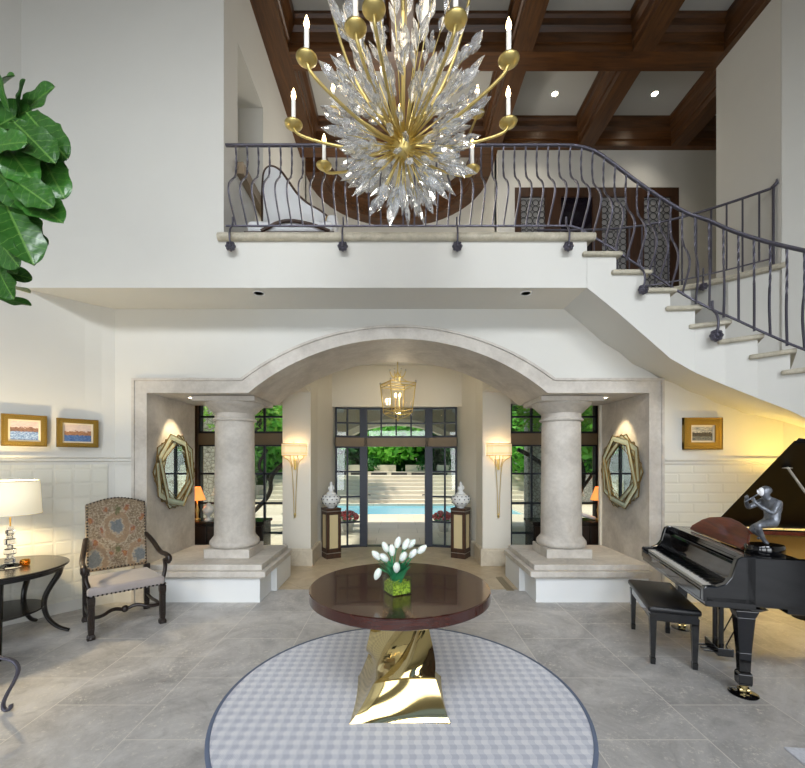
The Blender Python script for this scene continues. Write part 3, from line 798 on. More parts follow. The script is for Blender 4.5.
for i, (x, y, Y, lab) in enumerate(tul):
    b = px(x, y, Y); base = VC + V((rnd.uniform(-.03, .03), rnd.uniform(-.03, .03), .065))
    t = thing('tulip', lab, 'flower', base, 0, 'white tulips in the square vase')
    rel = b - base; d = V((rel.x * 1.1, rel.y, .12)).normalized()
    if i == 0: d = V((-.35, -.1, -.8)).normalized()
    if i == 9: d = V((.0, -.25, -.35)).normalized(); d = V((.05, -.4, .9)).normalized()
    st0 = b - d * .028
    mid = V((rel.x * .45, rel.y * .45, rel.z * .62 + .02))
    MB().tube(smooth_path([V((0, 0, -.05)), V((rel.x * .1, rel.y * .1, .03)), mid, st0 - base]), .0042, 6).build('stem', leaf_t, t, smooth=True)
    M = Matrix.Translation(st0 - base) @ d.to_track_quat('Z', 'Y').to_matrix().to_4x4()
    tulip_bloom(M, 1.0).build('bloom', petal, t, smooth=True)
    for lk in range(2):
        mb = MB(); a = math.atan2(rel.y - .03, rel.x) + rnd.uniform(-.9, .9); ln = rnd.uniform(.13, .20); rows = []
        for j in range(8):
            f = j / 7; r = .01 + ln * .55 * f ** 1.5; z = ln * f * (1 - .25 * f); w = .019 * math.sin(PI * (f * .9 + .1)) ** .7 if j < 7 else .001
            c = V((math.cos(a) * r, math.sin(a) * r, z)); sd = V((-math.sin(a), math.cos(a), 0))
            rows.append([mb.bm.verts.new(c - sd * w + V((0, 0, .004))), mb.bm.verts.new(c), mb.bm.verts.new(c + sd * w + V((0, 0, .004)))])
        for A, B in zip(rows, rows[1:]):
            for j in range(2): mb.bm.faces.new((A[j], A[j + 1], B[j + 1], B[j]))
        mb.build('leaf', leaf_t, t, smooth=True)

# ------------------------------------------------------------ armchair
def damask():
    t = NT('paisley damask'); x = t.xyz(); ax = t.math('ABSOLUTE', x[0]); z = x[2]
    n1 = t.noise(22, 4, .6); n2 = t.noise(60, 3, .6)
    c = t.ramp(n2, [(.38, srgb((112, 96, 76))), (.5, srgb((130, 114, 92))), (.62, srgb((148, 136, 118)))])
    wob = t.math('MULTIPLY', t.math('SUBTRACT', n1, .5), .14)
    def dist(cx, cz, sx=1., sz=1.):
        dx = t.math('MULTIPLY', t.math('SUBTRACT', ax, cx), 1 / sx); dz = t.math('MULTIPLY', t.math('SUBTRACT', z, cz), 1 / sz)
        return t.math('ADD', t.math('SQRT', t.math('ADD', t.math('MULTIPLY', dx, dx), t.math('MULTIPLY', dz, dz))), wob)
    def blob(c, cx, cz, r, colr, sx=1., sz=1., soft=.012):
        d = dist(cx, cz, sx, sz)
        f = t.ramp(t.math('DIVIDE', t.math('SUBTRACT', d, r - soft), 2 * soft), [(0, (1, 1, 1)), (1, (0, 0, 0))])
        return t.mix(f, c, colr)
    blue = srgb((104, 108, 110)); lt = srgb((170, 160, 140)); red = srgb((120, 64, 48)); grn = srgb((92, 92, 60))
    for cz, r in ((.93, .165), (.62, .165)):
        cx = 0 if cz > .8 else .2
        for rr, cc in ((r, lt), (r - .012, srgb((138, 116, 92))), (.085, lt), (.073, blue)):
            c = blob(c, cx, cz, rr, cc, .8, 1.1)
    for cx, cz in ((.135, .90), (.06, .66), (.09, 1.13), (.23, 1.02), (.2, .78)):
        c = blob(c, cx, cz, .034, lt, .7, 1.2); c = blob(c, cx, cz, .028, red, .7, 1.2); c = blob(c, cx, cz - .004, .013, srgb((150, 108, 66)), .7, 1.2)
    c = blob(c, 0, .70, .03, grn, .7, 1.4); c = blob(c, 0, 1.12, .03, grn, .8, 1.2)
    t.col(t.mix(.22, c, t.ramp(n2, [(.4, (.12, .1, .07)), (.6, (.62, .58, .5))]), 'OVERLAY')); t.set(Roughness=.9, Sheen_Weight=.3); t.bump(n2, .3, .003); return t.m
ch = thing('armchair', 'high-backed armchair with paisley back, grey seat, nailheads and carved dark arms', 'armchair', (-2.80, 4.19, 0), R(43))
hwc = .292; fy = -.29; by = .29
seat = MB(); 
seat.prism([(-.325, fy - .02), (.315, fy - .02), (.275, by - .04), (-.275, by - .04)], .385, .475)
so = seat.build('seat', upholst, ch, bevel=.03, seg=4, smooth=True)
# back: arched outline, leaned
mb = MB(); out = [(-.27, .50)]
for i in range(21):
    u = -1 + i / 10; out.append((.27 * u, 1.185 + .06 * (math.cos(u * PI * .5) ** 1.0 if abs(u) < .98 else 0)))
out.append((.27, .50))
lean = lambda z: by - .05 + (z - .45) * .13
vsf = []
for (x, z) in out: vsf.append((x, lean(z), z))
fr = [mb.bm.verts.new((x, y, z)) for x, y, z in vsf]; bk = [mb.bm.verts.new((x, y + .06, z)) for x, y, z in vsf]
mb.bm.faces.new(fr); mb.bm.faces.new(bk[::-1])
for i in range(len(fr)): mb.bm.faces.new((fr[i], bk[i], bk[(i + 1) % len(fr)], fr[(i + 1) % len(fr)]))
mb.build('backrest', damask(), ch, bevel=.012, smooth=True, auto=40)
nail = mk('dark nailheads', (30, 24, 22), .3, .7)
mb = MB()
per, _ = lerp_path([(x * .955, z) for x, z in out] , 62)
for p in per: mb.ball((p.x, lean(p.y) - .003, p.y), .0085, 6, 4)
for i in range(17): mb.ball((-.25 + .5 * i / 16, lean(.52) - .004, .52), .0085, 6, 4)
mb.build('back_nailheads', nail, ch)
mb = MB()
for i in range(19): mb.ball((-.312 + .62 * i / 18, fy - .022, .398), .009, 6, 4)
for i in range(16):
    for s in (-1, 1): mb.ball((s * (.318 - .042 * i / 15), fy - .01 + (by - fy - .04) * i / 15, .398), .009, 6, 4)
mb.build('seat_nailheads', nail, ch)
def carved_leg(x, y, top=.385, back=False):
    mb = MB(); z = lambda f: f * top
    pr = [(.030, 0), (.032, .03), (.022, .05), (.026, .10), (.026, .30), (.030, top - .05), (.030, top)]
    for (r0, z0), (r1, z1) in zip(pr, pr[1:]): 
        mb.hexa([V((x + sx * r0, y + sy * r0, z0)) for sx, sy in ((-1, -1), (1, -1), (1, 1), (-1, 1))] + [V((x + sx * r1, y + sy * r1, z1)) for sx, sy in ((-1, -1), (1, -1), (1, 1), (-1, 1))])
    mb.lathe([(.033, 0), (.036, .015), (.03, .035)], (x, y, 0), 12)
    mb.tube([(x - .0, y - .03, .12), (x, y - .034, .2), (x, y - .03, .28)], .008, 6)
    return mb
for s in (-1, 1):
    carved_leg(s * hwc, fy).build('leg', ebony, ch, bevel=.004)
    carved_leg(s * (hwc - .02), by, .5).build('leg', ebony, ch, bevel=.004)
    # arm: post, arm, scroll
    mb = MB(); x = s * .315
    mb.tube(smooth_path([(x * .93, fy + .03, .37), (x * .97, fy + .02, .46), (x * 1.06, fy + .05, .56), (x * 1.0, fy + .01, .64)]), [.022] * 17 + [.018] * 8 if False else .02, 8)
    mb.tube(smooth_path([(s * .27, lean(.80) + .02, .83), (s * .30, by - .16, .77), (s * .335, -.02, .665), (s * .345, fy + .08, .68), (s * .345, fy - .02, .665)]), .024, 10)
    ang = [(s * .345, fy - .005 + .032 * math.cos(t), .645 + .032 * math.sin(t)) for t in [PI / 2 + k * PI / 8 for k in range(14)]]
    mb.tube(ang, .022, 8)
    mb.tube([(s * .32, fy - .01, .645), (s * .372, fy - .01, .645)], .03, 14)
    mb.build('arm', ebony, ch, smooth=True, auto=50)
mb = MB()
mb.tube(smooth_path([(-hwc, fy + .0, .2), (-.2, fy + .1, .16), (-.1, fy + .16, .2), (0, fy + .17, .16), (.1, fy + .16, .2), (.2, fy + .1, .16), (hwc, fy, .2)]), .018, 8)
mb.ball((0, fy + .17, .17), .035, 10, 6)
for s in (-1, 1): mb.tube(smooth_path([(s * hwc, fy, .16), (s * (hwc - .01), -.1, .18), (s * (hwc - .01), .1, .15), (s * (hwc - .02), by, .17)]), .016, 8)
mb.build('stretcher', ebony, ch, smooth=True)

# ------------------------------------------------------------ side table, lamp, votive
TC = V((-3.6, 3.72, 0))
sd = thing('side_table', 'round espresso side table with flared curved legs and lower shelf under the crystal lamp', 'side table', TC)
MB().lathe([(0, .615), (.455, .615), (.462, .62), (.462, .652), (.49, .655), (.498, .662), (.498, .672), (.49, .678), (0, .678)], n=72).build('tabletop', ebon2, sd, smooth=True, auto=35)
MB().lathe([(0, .27), (.315, .27), (.32, .275), (.32, .288), (0, .29)], n=56).build('lower_shelf', ebon2, sd, smooth=True, auto=35)
for a in (30, 101, 172, 243, 314):
    ca, sa = math.cos(R(a)), math.sin(R(a))
    pts = [(.43, .62), (.42, .56), (.36, .46), (.315, .36), (.31, .26), (.34, .15), (.41, .06), (.50, .012)]
    path = smooth_path([(r * ca, r * sa, z) for r, z in pts], 2); n = len(path)
    mb = MB(); mb.tube(path, [.034 - .017 * i / (n - 1) for i in range(n)], 8, flat=.75)
    mb.build('leg', ebon2, sd, smooth=True)
lp = thing('table_lamp', 'table lamp with white drum shade on a stacked crystal stem, lit', 'lamp', (-3.53, 3.75, .678))
mb = MB()
cz = 0.0
mb.lathe([(.0, .0), (.095, .0), (.10, .012), (.05, .03), (.03, .035), (0, .035)], n=8, ph=.3)
mb.build('crystal_foot', clear_crystal, lp)
mb = MB(); z = .035
for i, (r, h) in enumerate([(.04, .045), (.028, .03), (.044, .06), (.026, .03), (.044, .06), (.03, .035), (.038, .045), (.024, .03)]):
    mb.lathe([(r * .7, z), (r, z + .008), (r, z + h - .01), (r * .7, z + h - .001)], n=6, ph=i * .4); z += h
mb.build('crystal_stem', clear_crystal, lp)
MB().tube([(0, 0, z), (0, 0, z + .28)], .006, 8).build('lamp_rod', goldframe, lp)
mb = MB(); mb.lathe([(.222, .475), (.205, .785)], n=64); 
bm_ = mb.bm; bmesh.ops.delete(bm_, geom=[f for f in bm_.faces if len(f.verts) > 4], context='FACES')
so_ = mb.build('lamp_shade', shade_w, lp, smooth=True); so_.modifiers.new('s', 'SOLIDIFY').thickness = .003
mb = MB()
mb.tube([(.2045 * math.cos(t), .2045 * math.sin(t), .782) for t in [2 * PI * k / 48 for k in range(48)]], .005, 6, closed=True)
mb.tube([(.2215 * math.cos(t), .2215 * math.sin(t), .478) for t in [2 * PI * k / 48 for k in range(48)]], .006, 6, closed=True)
for k in range(3): mb.tube([(0, 0, .62), (.205 * math.cos(k * 2.1), .205 * math.sin(k * 2.1), .78)], .003, 5)
mb.build('shade_trim', mk('shade trim', (228, 222, 206), .7), lp, smooth=True)
vo = thing('votive_holder', 'small amber glass votive holder beside the crystal lamp', 'candle holder', (-3.44, 3.80, .678))
MB().lathe([(.022, 0), (.034, .004), (.038, .03), (.034, .055), (.029, .055), (.031, .03), (.02, .01), (0, .008)], n=8).build('glass_cup', amber, vo)

# ------------------------------------------------------------ paintings
def painting(name, label, c, ang, w, h, fw, mat_paint, liner):
    t = thing(name, label, 'painting', c, ang)
    mb = MB()
    for (a, b, z0, z1) in ((-w / 2, w / 2, h / 2 - fw, h / 2), (-w / 2, w / 2, -h / 2, -h / 2 + fw)): mb.box(a, b, -.035, 0, z0, z1)
    for s in (-1, 1):
        a, b = sorted((s * w / 2, s * (w / 2 - fw))); mb.box(a, b, -.0352, 0, -h / 2, h / 2)
    P = [(-w / 2 + .006, -h / 2 + .006), (w / 2 - .006, -h / 2 + .006), (w / 2 - .006, h / 2 - .006), (-w / 2 + .006, h / 2 - .006)]
    mb.tube([(x, -.035, z) for x, z in P], .008, 4, closed=True)
    for i in range(int(w / .02)):
        for z in (-h / 2 + fw * .45, h / 2 - fw * .45): mb.ball((-w / 2 + .012 + i * .02, -.036, z), .006, 6, 4)
    for i in range(int(h / .02)):
        for x in (-w / 2 + fw * .45, w / 2 - fw * .45): mb.ball((x, -.036, -h / 2 + .012 + i * .02), .006, 6, 4)
    mb.build('frame', goldframe, t)
    iw, ih = w / 2 - fw, h / 2 - fw; l = liner
    mb = MB(); mb.box(-iw, iw, -.02, -.005, ih - l, ih); mb.box(-iw, iw, -.02, -.005, -ih, -ih + l); mb.box(-iw, -iw + l, -.0201, -.005, -ih, ih); mb.box(iw - l, iw, -.0201, -.005, -ih, ih)
    mb.build('liner', mk('cream liner', (226, 214, 190), .6), t)
    MB().box(-iw + l, iw - l, -.012, -.004, -ih + l, ih - l).build('canvas', mat_paint, t)
def paint_mat(name, h, sky1, sky2, land1, land2, sea1, sea2, hor, seed):
    t = NT(name); x = t.xyz(); v = t.mapv(sc=(1, 1, 2.6), loc=(seed, 0, seed))
    n = t.noise(26, 5, .7, vec=v); n2 = t.noise(60, 3, .7, vec=v)
    z = t.math('ADD', t.math('DIVIDE', x[2], h), .5)
    zz = t.math('ADD', z, t.math('MULTIPLY', t.math('SUBTRACT', n, .5), .35))
    sky = t.ramp(n, [(.35, srgb(sky1)), (.65, srgb(sky2))]); land = t.ramp(n2, [(.4, srgb(land1)), (.6, srgb(land2))]); sea = t.ramp(n2, [(.42, srgb(sea1)), (.6, srgb(sea2))])
    c = t.mix(t.math('GREATER_THAN', zz, hor + .22), land, sky)
    zs = t.math('ADD', z, t.math('MULTIPLY', t.math('SUBTRACT', n2, .5), .18))
    c = t.mix(t.math('LESS_THAN', zs, hor), c, sea)
    t.col(c); t.set(Roughness=.5); return t.m
wa = math.atan2(.52, .43)
painting('framed_painting', 'gilt-framed blue river landscape painting, left one of the pair above the lamp', (-3.815, 4.205, 1.95), wa, .35, .32, .05, paint_mat('river scene', .2, (206, 176, 170), (226, 206, 196), (96, 66, 58), (150, 116, 96), (70, 104, 158), (176, 198, 222), .45, 3), .016)
painting('framed_painting', 'gilt-framed harbour painting with a dark boat, right one of the pair above the chair', (-3.535, 4.545, 1.945), wa, .37, .31, .048, paint_mat('harbour scene', .2, (200, 180, 172), (222, 200, 184), (140, 96, 64), (176, 130, 96), (52, 84, 140), (100, 132, 176), .38, 8), .016)
painting('framed_painting', 'small dark seascape painting in a wide gold frame under the stairs', (3.53, 4.795, 1.955), 0, .45, .37, .085, paint_mat('stormy seascape', .2, (110, 116, 124), (214, 208, 192), (44, 44, 44), (92, 84, 70), (74, 84, 92), (140, 138, 126), .35, 5), .02)

# ------------------------------------------------------------ mirrors
def mirror(label, x, ang):
    t = thing('wall_mirror', label, 'mirror', (x, 5.33, 1.505), ang)
    def hexa_ring(rot, a, b):                    # elongated hexagon with pointed ends along its axis
        pts = [(0, a), (b * .96, a * .62), (b, -a * .62), (0, -a), (-b * .96, -a * .62), (-b, a * .62)]
        c, s = math.cos(R(rot)), math.sin(R(rot))
        return [(p[0] * c - p[1] * s, p[0] * s + p[1] * c) for p in pts]
    defs = [(90, .49, .365, -.004), (54, .50, .355, .0), (-54, .50, .355, .008), (-18, .492, .345, .003), (18, .492, .345, .016)]
    for i, (rot, a, b, dz) in enumerate(defs):
        o_ = hexa_ring(rot, a, b); i_ = hexa_ring(rot, a - .076, b - .062); mo = hexa_ring(rot, a + .005, b + .005); mi = hexa_ring(rot, a - .080, b - .066)
        mb = MB(); me2 = MB()
        for k in range(6):
            k2 = (k + 1) % 6
            A, B, Cc, D = o_[k], o_[k2], i_[k2], i_[k]
            y = -.028 - dz
            mid = [((A[0] + D[0]) / 2, (A[1] + D[1]) / 2), ((B[0] + Cc[0]) / 2, (B[1] + Cc[1]) / 2)]
            mb.face([(A[0], y + .006, A[1]), (B[0], y + .006, B[1]), (mid[1][0], y, mid[1][1]), (mid[0][0], y, mid[0][1])])
            mb.face([(mid[0][0], y, mid[0][1]), (mid[1][0], y, mid[1][1]), (Cc[0], y + .006, Cc[1]), (D[0], y + .006, D[1])])
            for q, w in ((mo, o_), (i_, mi)):
                a1, b1, c1, d1_ = q[k], q[k2], w[k2], w[k]
                me2.hexa([V((p[0], y - .002, p[1])) for p in (a1, b1, c1, d1_)] + [V((p[0], y + .012, p[1])) for p in (a1, b1, c1, d1_)])
        mb.build('mirror_strip', mirror_b, t)
        me2.build('frame_edge', edge_gold, t)
    pr = []
    for k in range(24):
        a = 2 * PI * k / 24; pr.append((.36 * math.cos(a), .40 * math.sin(a)))
    MB().xz(pr, -.026, -.02).build('centre_glass', mirror_m, t)
    MB().xz([(.38 * math.cos(2 * PI * k / 16), .38 * math.sin(2 * PI * k / 16)) for k in range(16)], -.018, -.004).build('backing', ebon2, t)
mirror('star-shaped mirror with overlapping hexagonal glass border above the left platform, nearest the paisley armchair', -2.895, R(90))
mirror('star-shaped mirror with overlapping hexagonal glass border above the right platform, nearest the piano', 2.895, R(-90))
# ------------------------------------------------------------ grand piano
PO = V((2.15, 2.88, 0)); PA = math.atan2(-.26, .966)
pn = thing('grand_piano', 'black grand piano with raised lid and mahogany music desk under the staircase', 'piano', PO, PA)
outl = [(.24, 0), (.78, 0), (.95, .03), (1.08, .10), (1.18, .22), (1.28, .38), (1.42, .52), (1.6, .62), (1.78, .72), (1.92, .86), (1.98, 1.05), (1.95, 1.25), (1.86, 1.37), (1.74, 1.40), (.24, 1.40)]
def inset(poly, d):
    n = len(poly); out = []
    for i in range(n):
        a, b, c = V(poly[i - 1]), V(poly[i]), V(poly[(i + 1) % n])
        d0 = (b - a).normalized(); d1 = (c - b).normalized(); n0 = V((-d0.y, d0.x)); n1 = V((-d1.y, d1.x)); m = (n0 + n1).normalized()
        out.append(tuple(b + m * d / max(.4, m.dot(n0))))
    return out
inn = inset(outl, .045)
mb = MB(); n = len(outl)
for i in range(n):
    j = (i + 1) % n
    a, b, c, d = outl[i], outl[j], inn[j], inn[i]
    z0 = .66
    mb.hexa([V((*a, z0)), V((*b, z0)), V((*c, z0)), V((*d, z0)), V((*a, .985)), V((*b, .985)), V((*c, .985)), V((*d, .985))])
bmesh.ops.remove_doubles(mb.bm, verts=mb.bm.verts, dist=.0005)
mb.box(0, .30, 0.0, 1.4, .625, .70); mb.box(-.015, .03, .045, 1.355, .66, .725)
for v0, v1 in ((0, .05), (1.35, 1.4)):           # cheeks with a concave front curve
    prf = [(-.012, .66), (-.012, .752), (0, .765), (.07, .768), (.12, .79), (.155, .84), (.175, .92), (.19, .97), (.22, .988), (.30, .988), (.30, .66)]
    mb.prism([(p[0], p[1]) for p in prf], v0, v1, Matrix(((1, 0, 0, 0), (0, 0, 1, 0), (0, 1, 0, 0), (0, 0, 0, 1))))
mb.box(.5, .9, .05, .35, .60, .68); mb.box(.9, 1.9, .62, 1.3, .62, .68)
mb.box(.2, 1.0, .02, 1.38, .64, .70)
mb.build('case', lacquer, pn, bevel=.006)
MB().prism(inn, .90, .94).build('gold_plate', mk('gold iron plate', (250, 196, 92), .45), pn)
mb = MB(); inn2 = inset(outl, .047); inn3 = inset(outl, .055)
for i in range(n - 1):
    a, b, c, d = inn2[i], inn2[i + 1], inn3[i + 1], inn3[i]
    mb.hexa([V((*a, .94)), V((*b, .94)), V((*c, .94)), V((*d, .94)), V((*a, .975)), V((*b, .975)), V((*c, .975)), V((*d, .975))])
mb.build('inner_rim', mahog_desk, pn)
mb = MB()
for i in range(46):
    v_ = .12 + i * .026; mb.tube([(.62, v_, .945), (min(1.85, 1.05 + v_ * .55), min(1.33, v_ + .1), .945)], .0022, 4)
mb.build('strings', mk('steel strings', (196, 170, 110), .3, .9), pn)
MB().box(.48, .60, .06, 1.34, .90, .95).build('hammer_rail', mk('felt and pins', (196, 150, 62), .5, .3), pn)
mb = MB(); kw = 1.28 / 52
for i in range(52): mb.box(.035, .185, .06 + i * kw + .0007, .06 + (i + 1) * kw - .0007, .725, .748)
mb.build('white_keys', ivory, pn)
mb = MB(); pat = (1, 0, 1, 1, 0, 1, 1)
for i in range(51):
    if pat[i % 7]: mb.box(.085, .185, .06 + (i + 1) * kw - .006, .06 + (i + 1) * kw + .006, .745, .762)
mb.build('black_keys', lacquer, pn)
mb = MB(); mb.prism([(.185, .745), (.205, .745), (.235, .90), (.222, .93), (.205, .91)], .05, 1.35, Matrix(((1, 0, 0, 0), (0, 0, 1, 0), (0, 1, 0, 0), (0, 0, 0, 1))))
mb.build('fallboard', lacquer, pn, bevel=.004)
mb = MB(); mb.box(.235, .285, .045, 1.355, .955, .99); mb.box(.29, .34, .045, 1.355, .965, .985)
mb.build('front_rail', lacquer, pn, bevel=.006)
MB().box(.34, .56, .05, .36, .955, .984).box(.34, .56, 1.1, 1.36, .955, .984).build('side_shelf', lacquer, pn, bevel=.004)
# music desk: figured mahogany panel leaning back
mb = MB(); dk = [(.24, 0), (.22, .05), (.30, .13), (.38, .17), (.52, .20), (.68, .215), (.84, .20), (.98, .17), (1.06, .13), (1.14, .04), (1.12, 0)]
a = R(52)
M = Matrix(((0, math.cos(a), -math.sin(a), .33), (1, 0, 0, 0), (0, math.sin(a), math.cos(a), .99), (0, 0, 0, 1)))
mb.prism(dk, 0, .018, M); mb.build('music_desk', mahog_desk, pn, bevel=.004)
# lid, hinged on the straight far side
al = R(33)
def lidp(u, v_, t=0.0): return V((u, 1.4 - (1.4 - v_) * math.cos(al) - t * math.sin(al) * -1 * -1, 1.0 + (1.4 - v_) * math.sin(al) + t * math.cos(al)))
lo = [(.62, -.015)] + [(u + .012, v_ - .012) for u, v_ in outl if u > .7 and not (v_ > 1.3)] + [(1.74, 1.40), (.62, 1.40)]
mb = MB(); A = [mb.bm.verts.new(lidp(u, v_, 0)) for u, v_ in lo]; B = [mb.bm.verts.new(lidp(u, v_, .022)) for u, v_ in lo]
mb.bm.faces.new(A[::-1]); mb.bm.faces.new(B)
for i in range(len(A)): j = (i + 1) % len(A); mb.bm.faces.new((A[i], A[j], B[j], B[i]))
mb.build('lid', lid_black, pn, bevel=.004)
mb = MB(); fl = [(.64, -.01), (.98, .06), (.98, 1.38), (.64, 1.38)]
A = [mb.bm.verts.new(lidp(u, v_, .024)) for u, v_ in fl]; B = [mb.bm.verts.new(lidp(u, v_, .046)) for u, v_ in fl]
mb.bm.faces.new(A[::-1]); mb.bm.faces.new(B)
for i in range(4): j = (i + 1) % 4; mb.bm.faces.new((A[i], A[j], B[j], B[i]))
mb.build('front_lid_flap', lacquer, pn, bevel=.004)
pl = lidp(.73, .30, -.005); mb = MB(); mb.tube([(.86, .04, .99), pl], .009, 8); mb.lathe([(0, 0), (.03, 0), (.03, .008), (0, .01)], pl - V((0, 0, .01)), 12)
mb.build('lid_prop', mk('satin prop rod', (168, 160, 148), .35, .4), pn, smooth=True, auto=40)
for (u, v_) in ((.27, .10), (.31, 1.29), (1.62, 1.08)):
    mb = MB(); pr = [(.038, .07), (.042, .085), (.042, .15), (.033, .165), (.037, .30), (.054, .55), (.07, .60), (.11, .63)]
    for (r0, z0), (r1, z1) in zip(pr, pr[1:]):
        q = ((-1, -1), (1, -1), (1, 1), (-1, 1))
        mb.hexa([V((u + a * r0, v_ + b * r0 * .8, z0)) for a, b in q] + [V((u + a * r1, v_ + b * r1 * .8, z1)) for a, b in q])
    lg = mb.build('leg', lacquer, pn, bevel=.004)
    mb = MB(); mb.lathe([(0, .012), (.02, .012), (.026, .04), (.02, .07), (0, .072)], (u, v_, 0), 16); mb.tube([(u - .03, v_, .032), (u + .03, v_, .032)], .022, 12)
    mb.build('caster', brass, lg, smooth=True, auto=45)
    MB().lathe([(0, 0), (.085, 0), (.088, .006), (.07, .012), (0, .013)], (u, v_, 0), 32).build('caster_cup', lacquer, lg, smooth=True, auto=45)
mb = MB()
for dv in (-.05, .05): mb.tube([(.36, .68 + dv, .11), (.36, .68 + dv, .64)], .02, 8)
mb.box(.31, .42, .56, .80, .06, .125)
for dv in (-.06, 0, .06): mb.box(.23, .32, .68 + dv - .012, .68 + dv + .012, .07, .085)
mb.tube([(.38, .62, .1), (.62, .62, .64)], .006, 6); mb.tube([(.38, .74, .1), (.62, .74, .64)], .006, 6)
mb.box(.28, .46, .54, .82, .0, .02) if False else None
mb.build('pedal_lyre', lacquer, pn, bevel=.003)

# ------------------------------------------------------------ bench
be = thing('piano_bench', 'black leather-topped piano bench in front of the keyboard', 'bench', (2.32, 3.64, 0), -R(18.7))
MB().box(-.185, .185, -.405, .405, .425, .475).build('seat', blackmat, be, bevel=.02, seg=3, smooth=True)
mb = MB(); mb.box(-.165, .165, -.385, .385, .355, .425); mb.build('apron', lacquer, be, bevel=.004)
for x in (-.145, .145):
    for y in (-.36, .36):
        mb = MB(); pr = [(.017, 0), (.019, .05), (.0165, .055), (.016, .07), (.026, .40)]
        for (r0, z0), (r1, z1) in zip(pr, pr[1:]):
            q = ((-1, -1), (1, -1), (1, 1), (-1, 1))
            mb.hexa([V((x + a * r0, y + b * r0, z0)) for a, b in q] + [V((x + a * r1, y + b * r1, z1)) for a, b in q])
        mb.build('leg', lacquer, be)

# ------------------------------------------------------------ statue on the piano
SB = PO + Matrix.Rotation(PA, 3, 'Z') @ V((.44, .19, .985))
sv = thing('flute_player_sculpture', 'silvery bronze sculpture of a crouching flute player with white mask on the piano', 'sculpture', SB)
MB().lathe([(0, 0), (.118, 0), (.124, .01), (.124, .05), (.116, .062), (0, .064)], n=40, sy=.8).build('plinth', lacquer, sv, smooth=True, auto=40)
# joints in metres relative to the plinth (x right, y away, z up)
J = dict(pel=(.045, 0, .225), wst=(.058, 0, .285), chs=(.052, 0, .345), nck=(.022, 0, .385), hd0=(.005, 0, .405), hd1=(-.004, -.0, .44), hd2=(.006, 0, .462),
         lhip=(.03, -.028, .215), lkn=(-.095, -.045, .205), lan=(-.03, -.02, .105), lhe=(-.012, -.02, .082), lto=(.0, -.035, .068),
         rhip=(.045, .03, .21), rkn=(-.06, .05, .165), ran=(.01, .03, .11), rto=(-.03, .03, .095),
         lsh=(.04, -.062, .362), lel=(-.02, -.085, .29), lwr=(-.085, -.05, .345), lha=(-.105, -.035, .375),
         rsh=(.03, .06, .362), rel=(-.05, .08, .315), rwr=(-.10, .04, .365), rha=(-.11, .015, .39))
Rr = dict(pel=.042, wst=.036, chs=.050, nck=.022, hd0=.022, hd1=.036, hd2=.022, lhip=.032, lkn=.023, lan=.013, lhe=.014, lto=.010, rhip=.032, rkn=.022, ran=.012, rto=.009,
          lsh=.024, lel=.017, lwr=.011, lha=.011, rsh=.024, rel=.017, rwr=.011, rha=.011)
E = [('pel', 'wst'), ('wst', 'chs'), ('chs', 'nck'), ('nck', 'hd0'), ('hd0', 'hd1'), ('hd1', 'hd2'), ('pel', 'lhip'), ('lhip', 'lkn'), ('lkn', 'lan'), ('lan', 'lhe'), ('lhe', 'lto'), ('pel', 'rhip'), ('rhip', 'rkn'), ('rkn', 'ran'), ('ran', 'rto'),
     ('chs', 'lsh'), ('lsh', 'lel'), ('lel', 'lwr'), ('lwr', 'lha'), ('chs', 'rsh'), ('rsh', 'rel'), ('rel', 'rwr'), ('rwr', 'rha')]
def skin_obj(name, J, Rr, E, root, mat, parent, sub=2):
    keys = list(J); me = bpy.data.meshes.new(name); me.from_pydata([J[k] for k in keys], [(keys.index(a), keys.index(b)) for a, b in E], [])
    o = bpy.data.objects.new(name, me); C.objects.link(o); o.parent = parent
    md = o.modifiers.new('skin', 'SKIN'); md.use_smooth_shade = True
    if not me.skin_vertices: me.skin_vertices.new() if hasattr(me.skin_vertices, 'new') else None
    for i, k in enumerate(keys):
        sv_ = me.skin_vertices[0].data[i]; sv_.radius = (Rr[k], Rr[k]); sv_.use_root = (k == root)
    s2 = o.modifiers.new('sub', 'SUBSURF'); s2.levels = sub; s2.render_levels = sub
    me.materials.append(mat); return o
Rr = {k: v_ * (1.12 if v_ > .015 else 1.15) for k, v_ in Rr.items()}
for hs, wr_, y in (('l', V(J['lha']), -.03), ('r', V(J['rha']), .01)):   # five fingers on the flute
    for f in range(5):
        t0 = V((wr_.x - .002 + f * .004 - .008, wr_.y, wr_.z)); ln = (.016, .019, .021, .019, .015)[f] * 1.1
        k1, k2 = '%sf%da' % (hs, f), '%sf%db' % (hs, f)
        J[k1] = (wr_.x - .010, wr_.y - .012 + f * .006, wr_.z + .008); J[k2] = (wr_.x - .010 + .008, wr_.y - .012 + f * .006, wr_.z + ln)
        Rr[k1] = .0035; Rr[k2] = .003; E += [(hs + 'ha', k1), (k1, k2)]
body = skin_obj('figure', J, Rr, E, 'pel', bronze, sv)
mb = MB(); mb.ball((-.026, -.002, .438), .026, 20, 14, sc=(.66, .8, 1.15)); mb.ball((-.050, -.002, .437), .0065, 8, 6, sc=(1.2, .8, 1.6))
for s in (-1, 1): mb.ball((-.044, s * .010 - .002, .447), .0048, 8, 5)
mb.ball((-.047, -.002, .422), .006, 8, 5, sc=(.8, 1.5, .6))
mb.build('mask', mask_w, sv, smooth=True)
MB().tube([(-.052, -.004, .420), (-.14, -.0, .365)], .0045, 8).build('flute', bronze, sv, smooth=True)
MB().ball((.010, 0, .448), .034, 18, 12, sc=(1.05, .95, .95)).build('hair', bronze, sv, smooth=True)

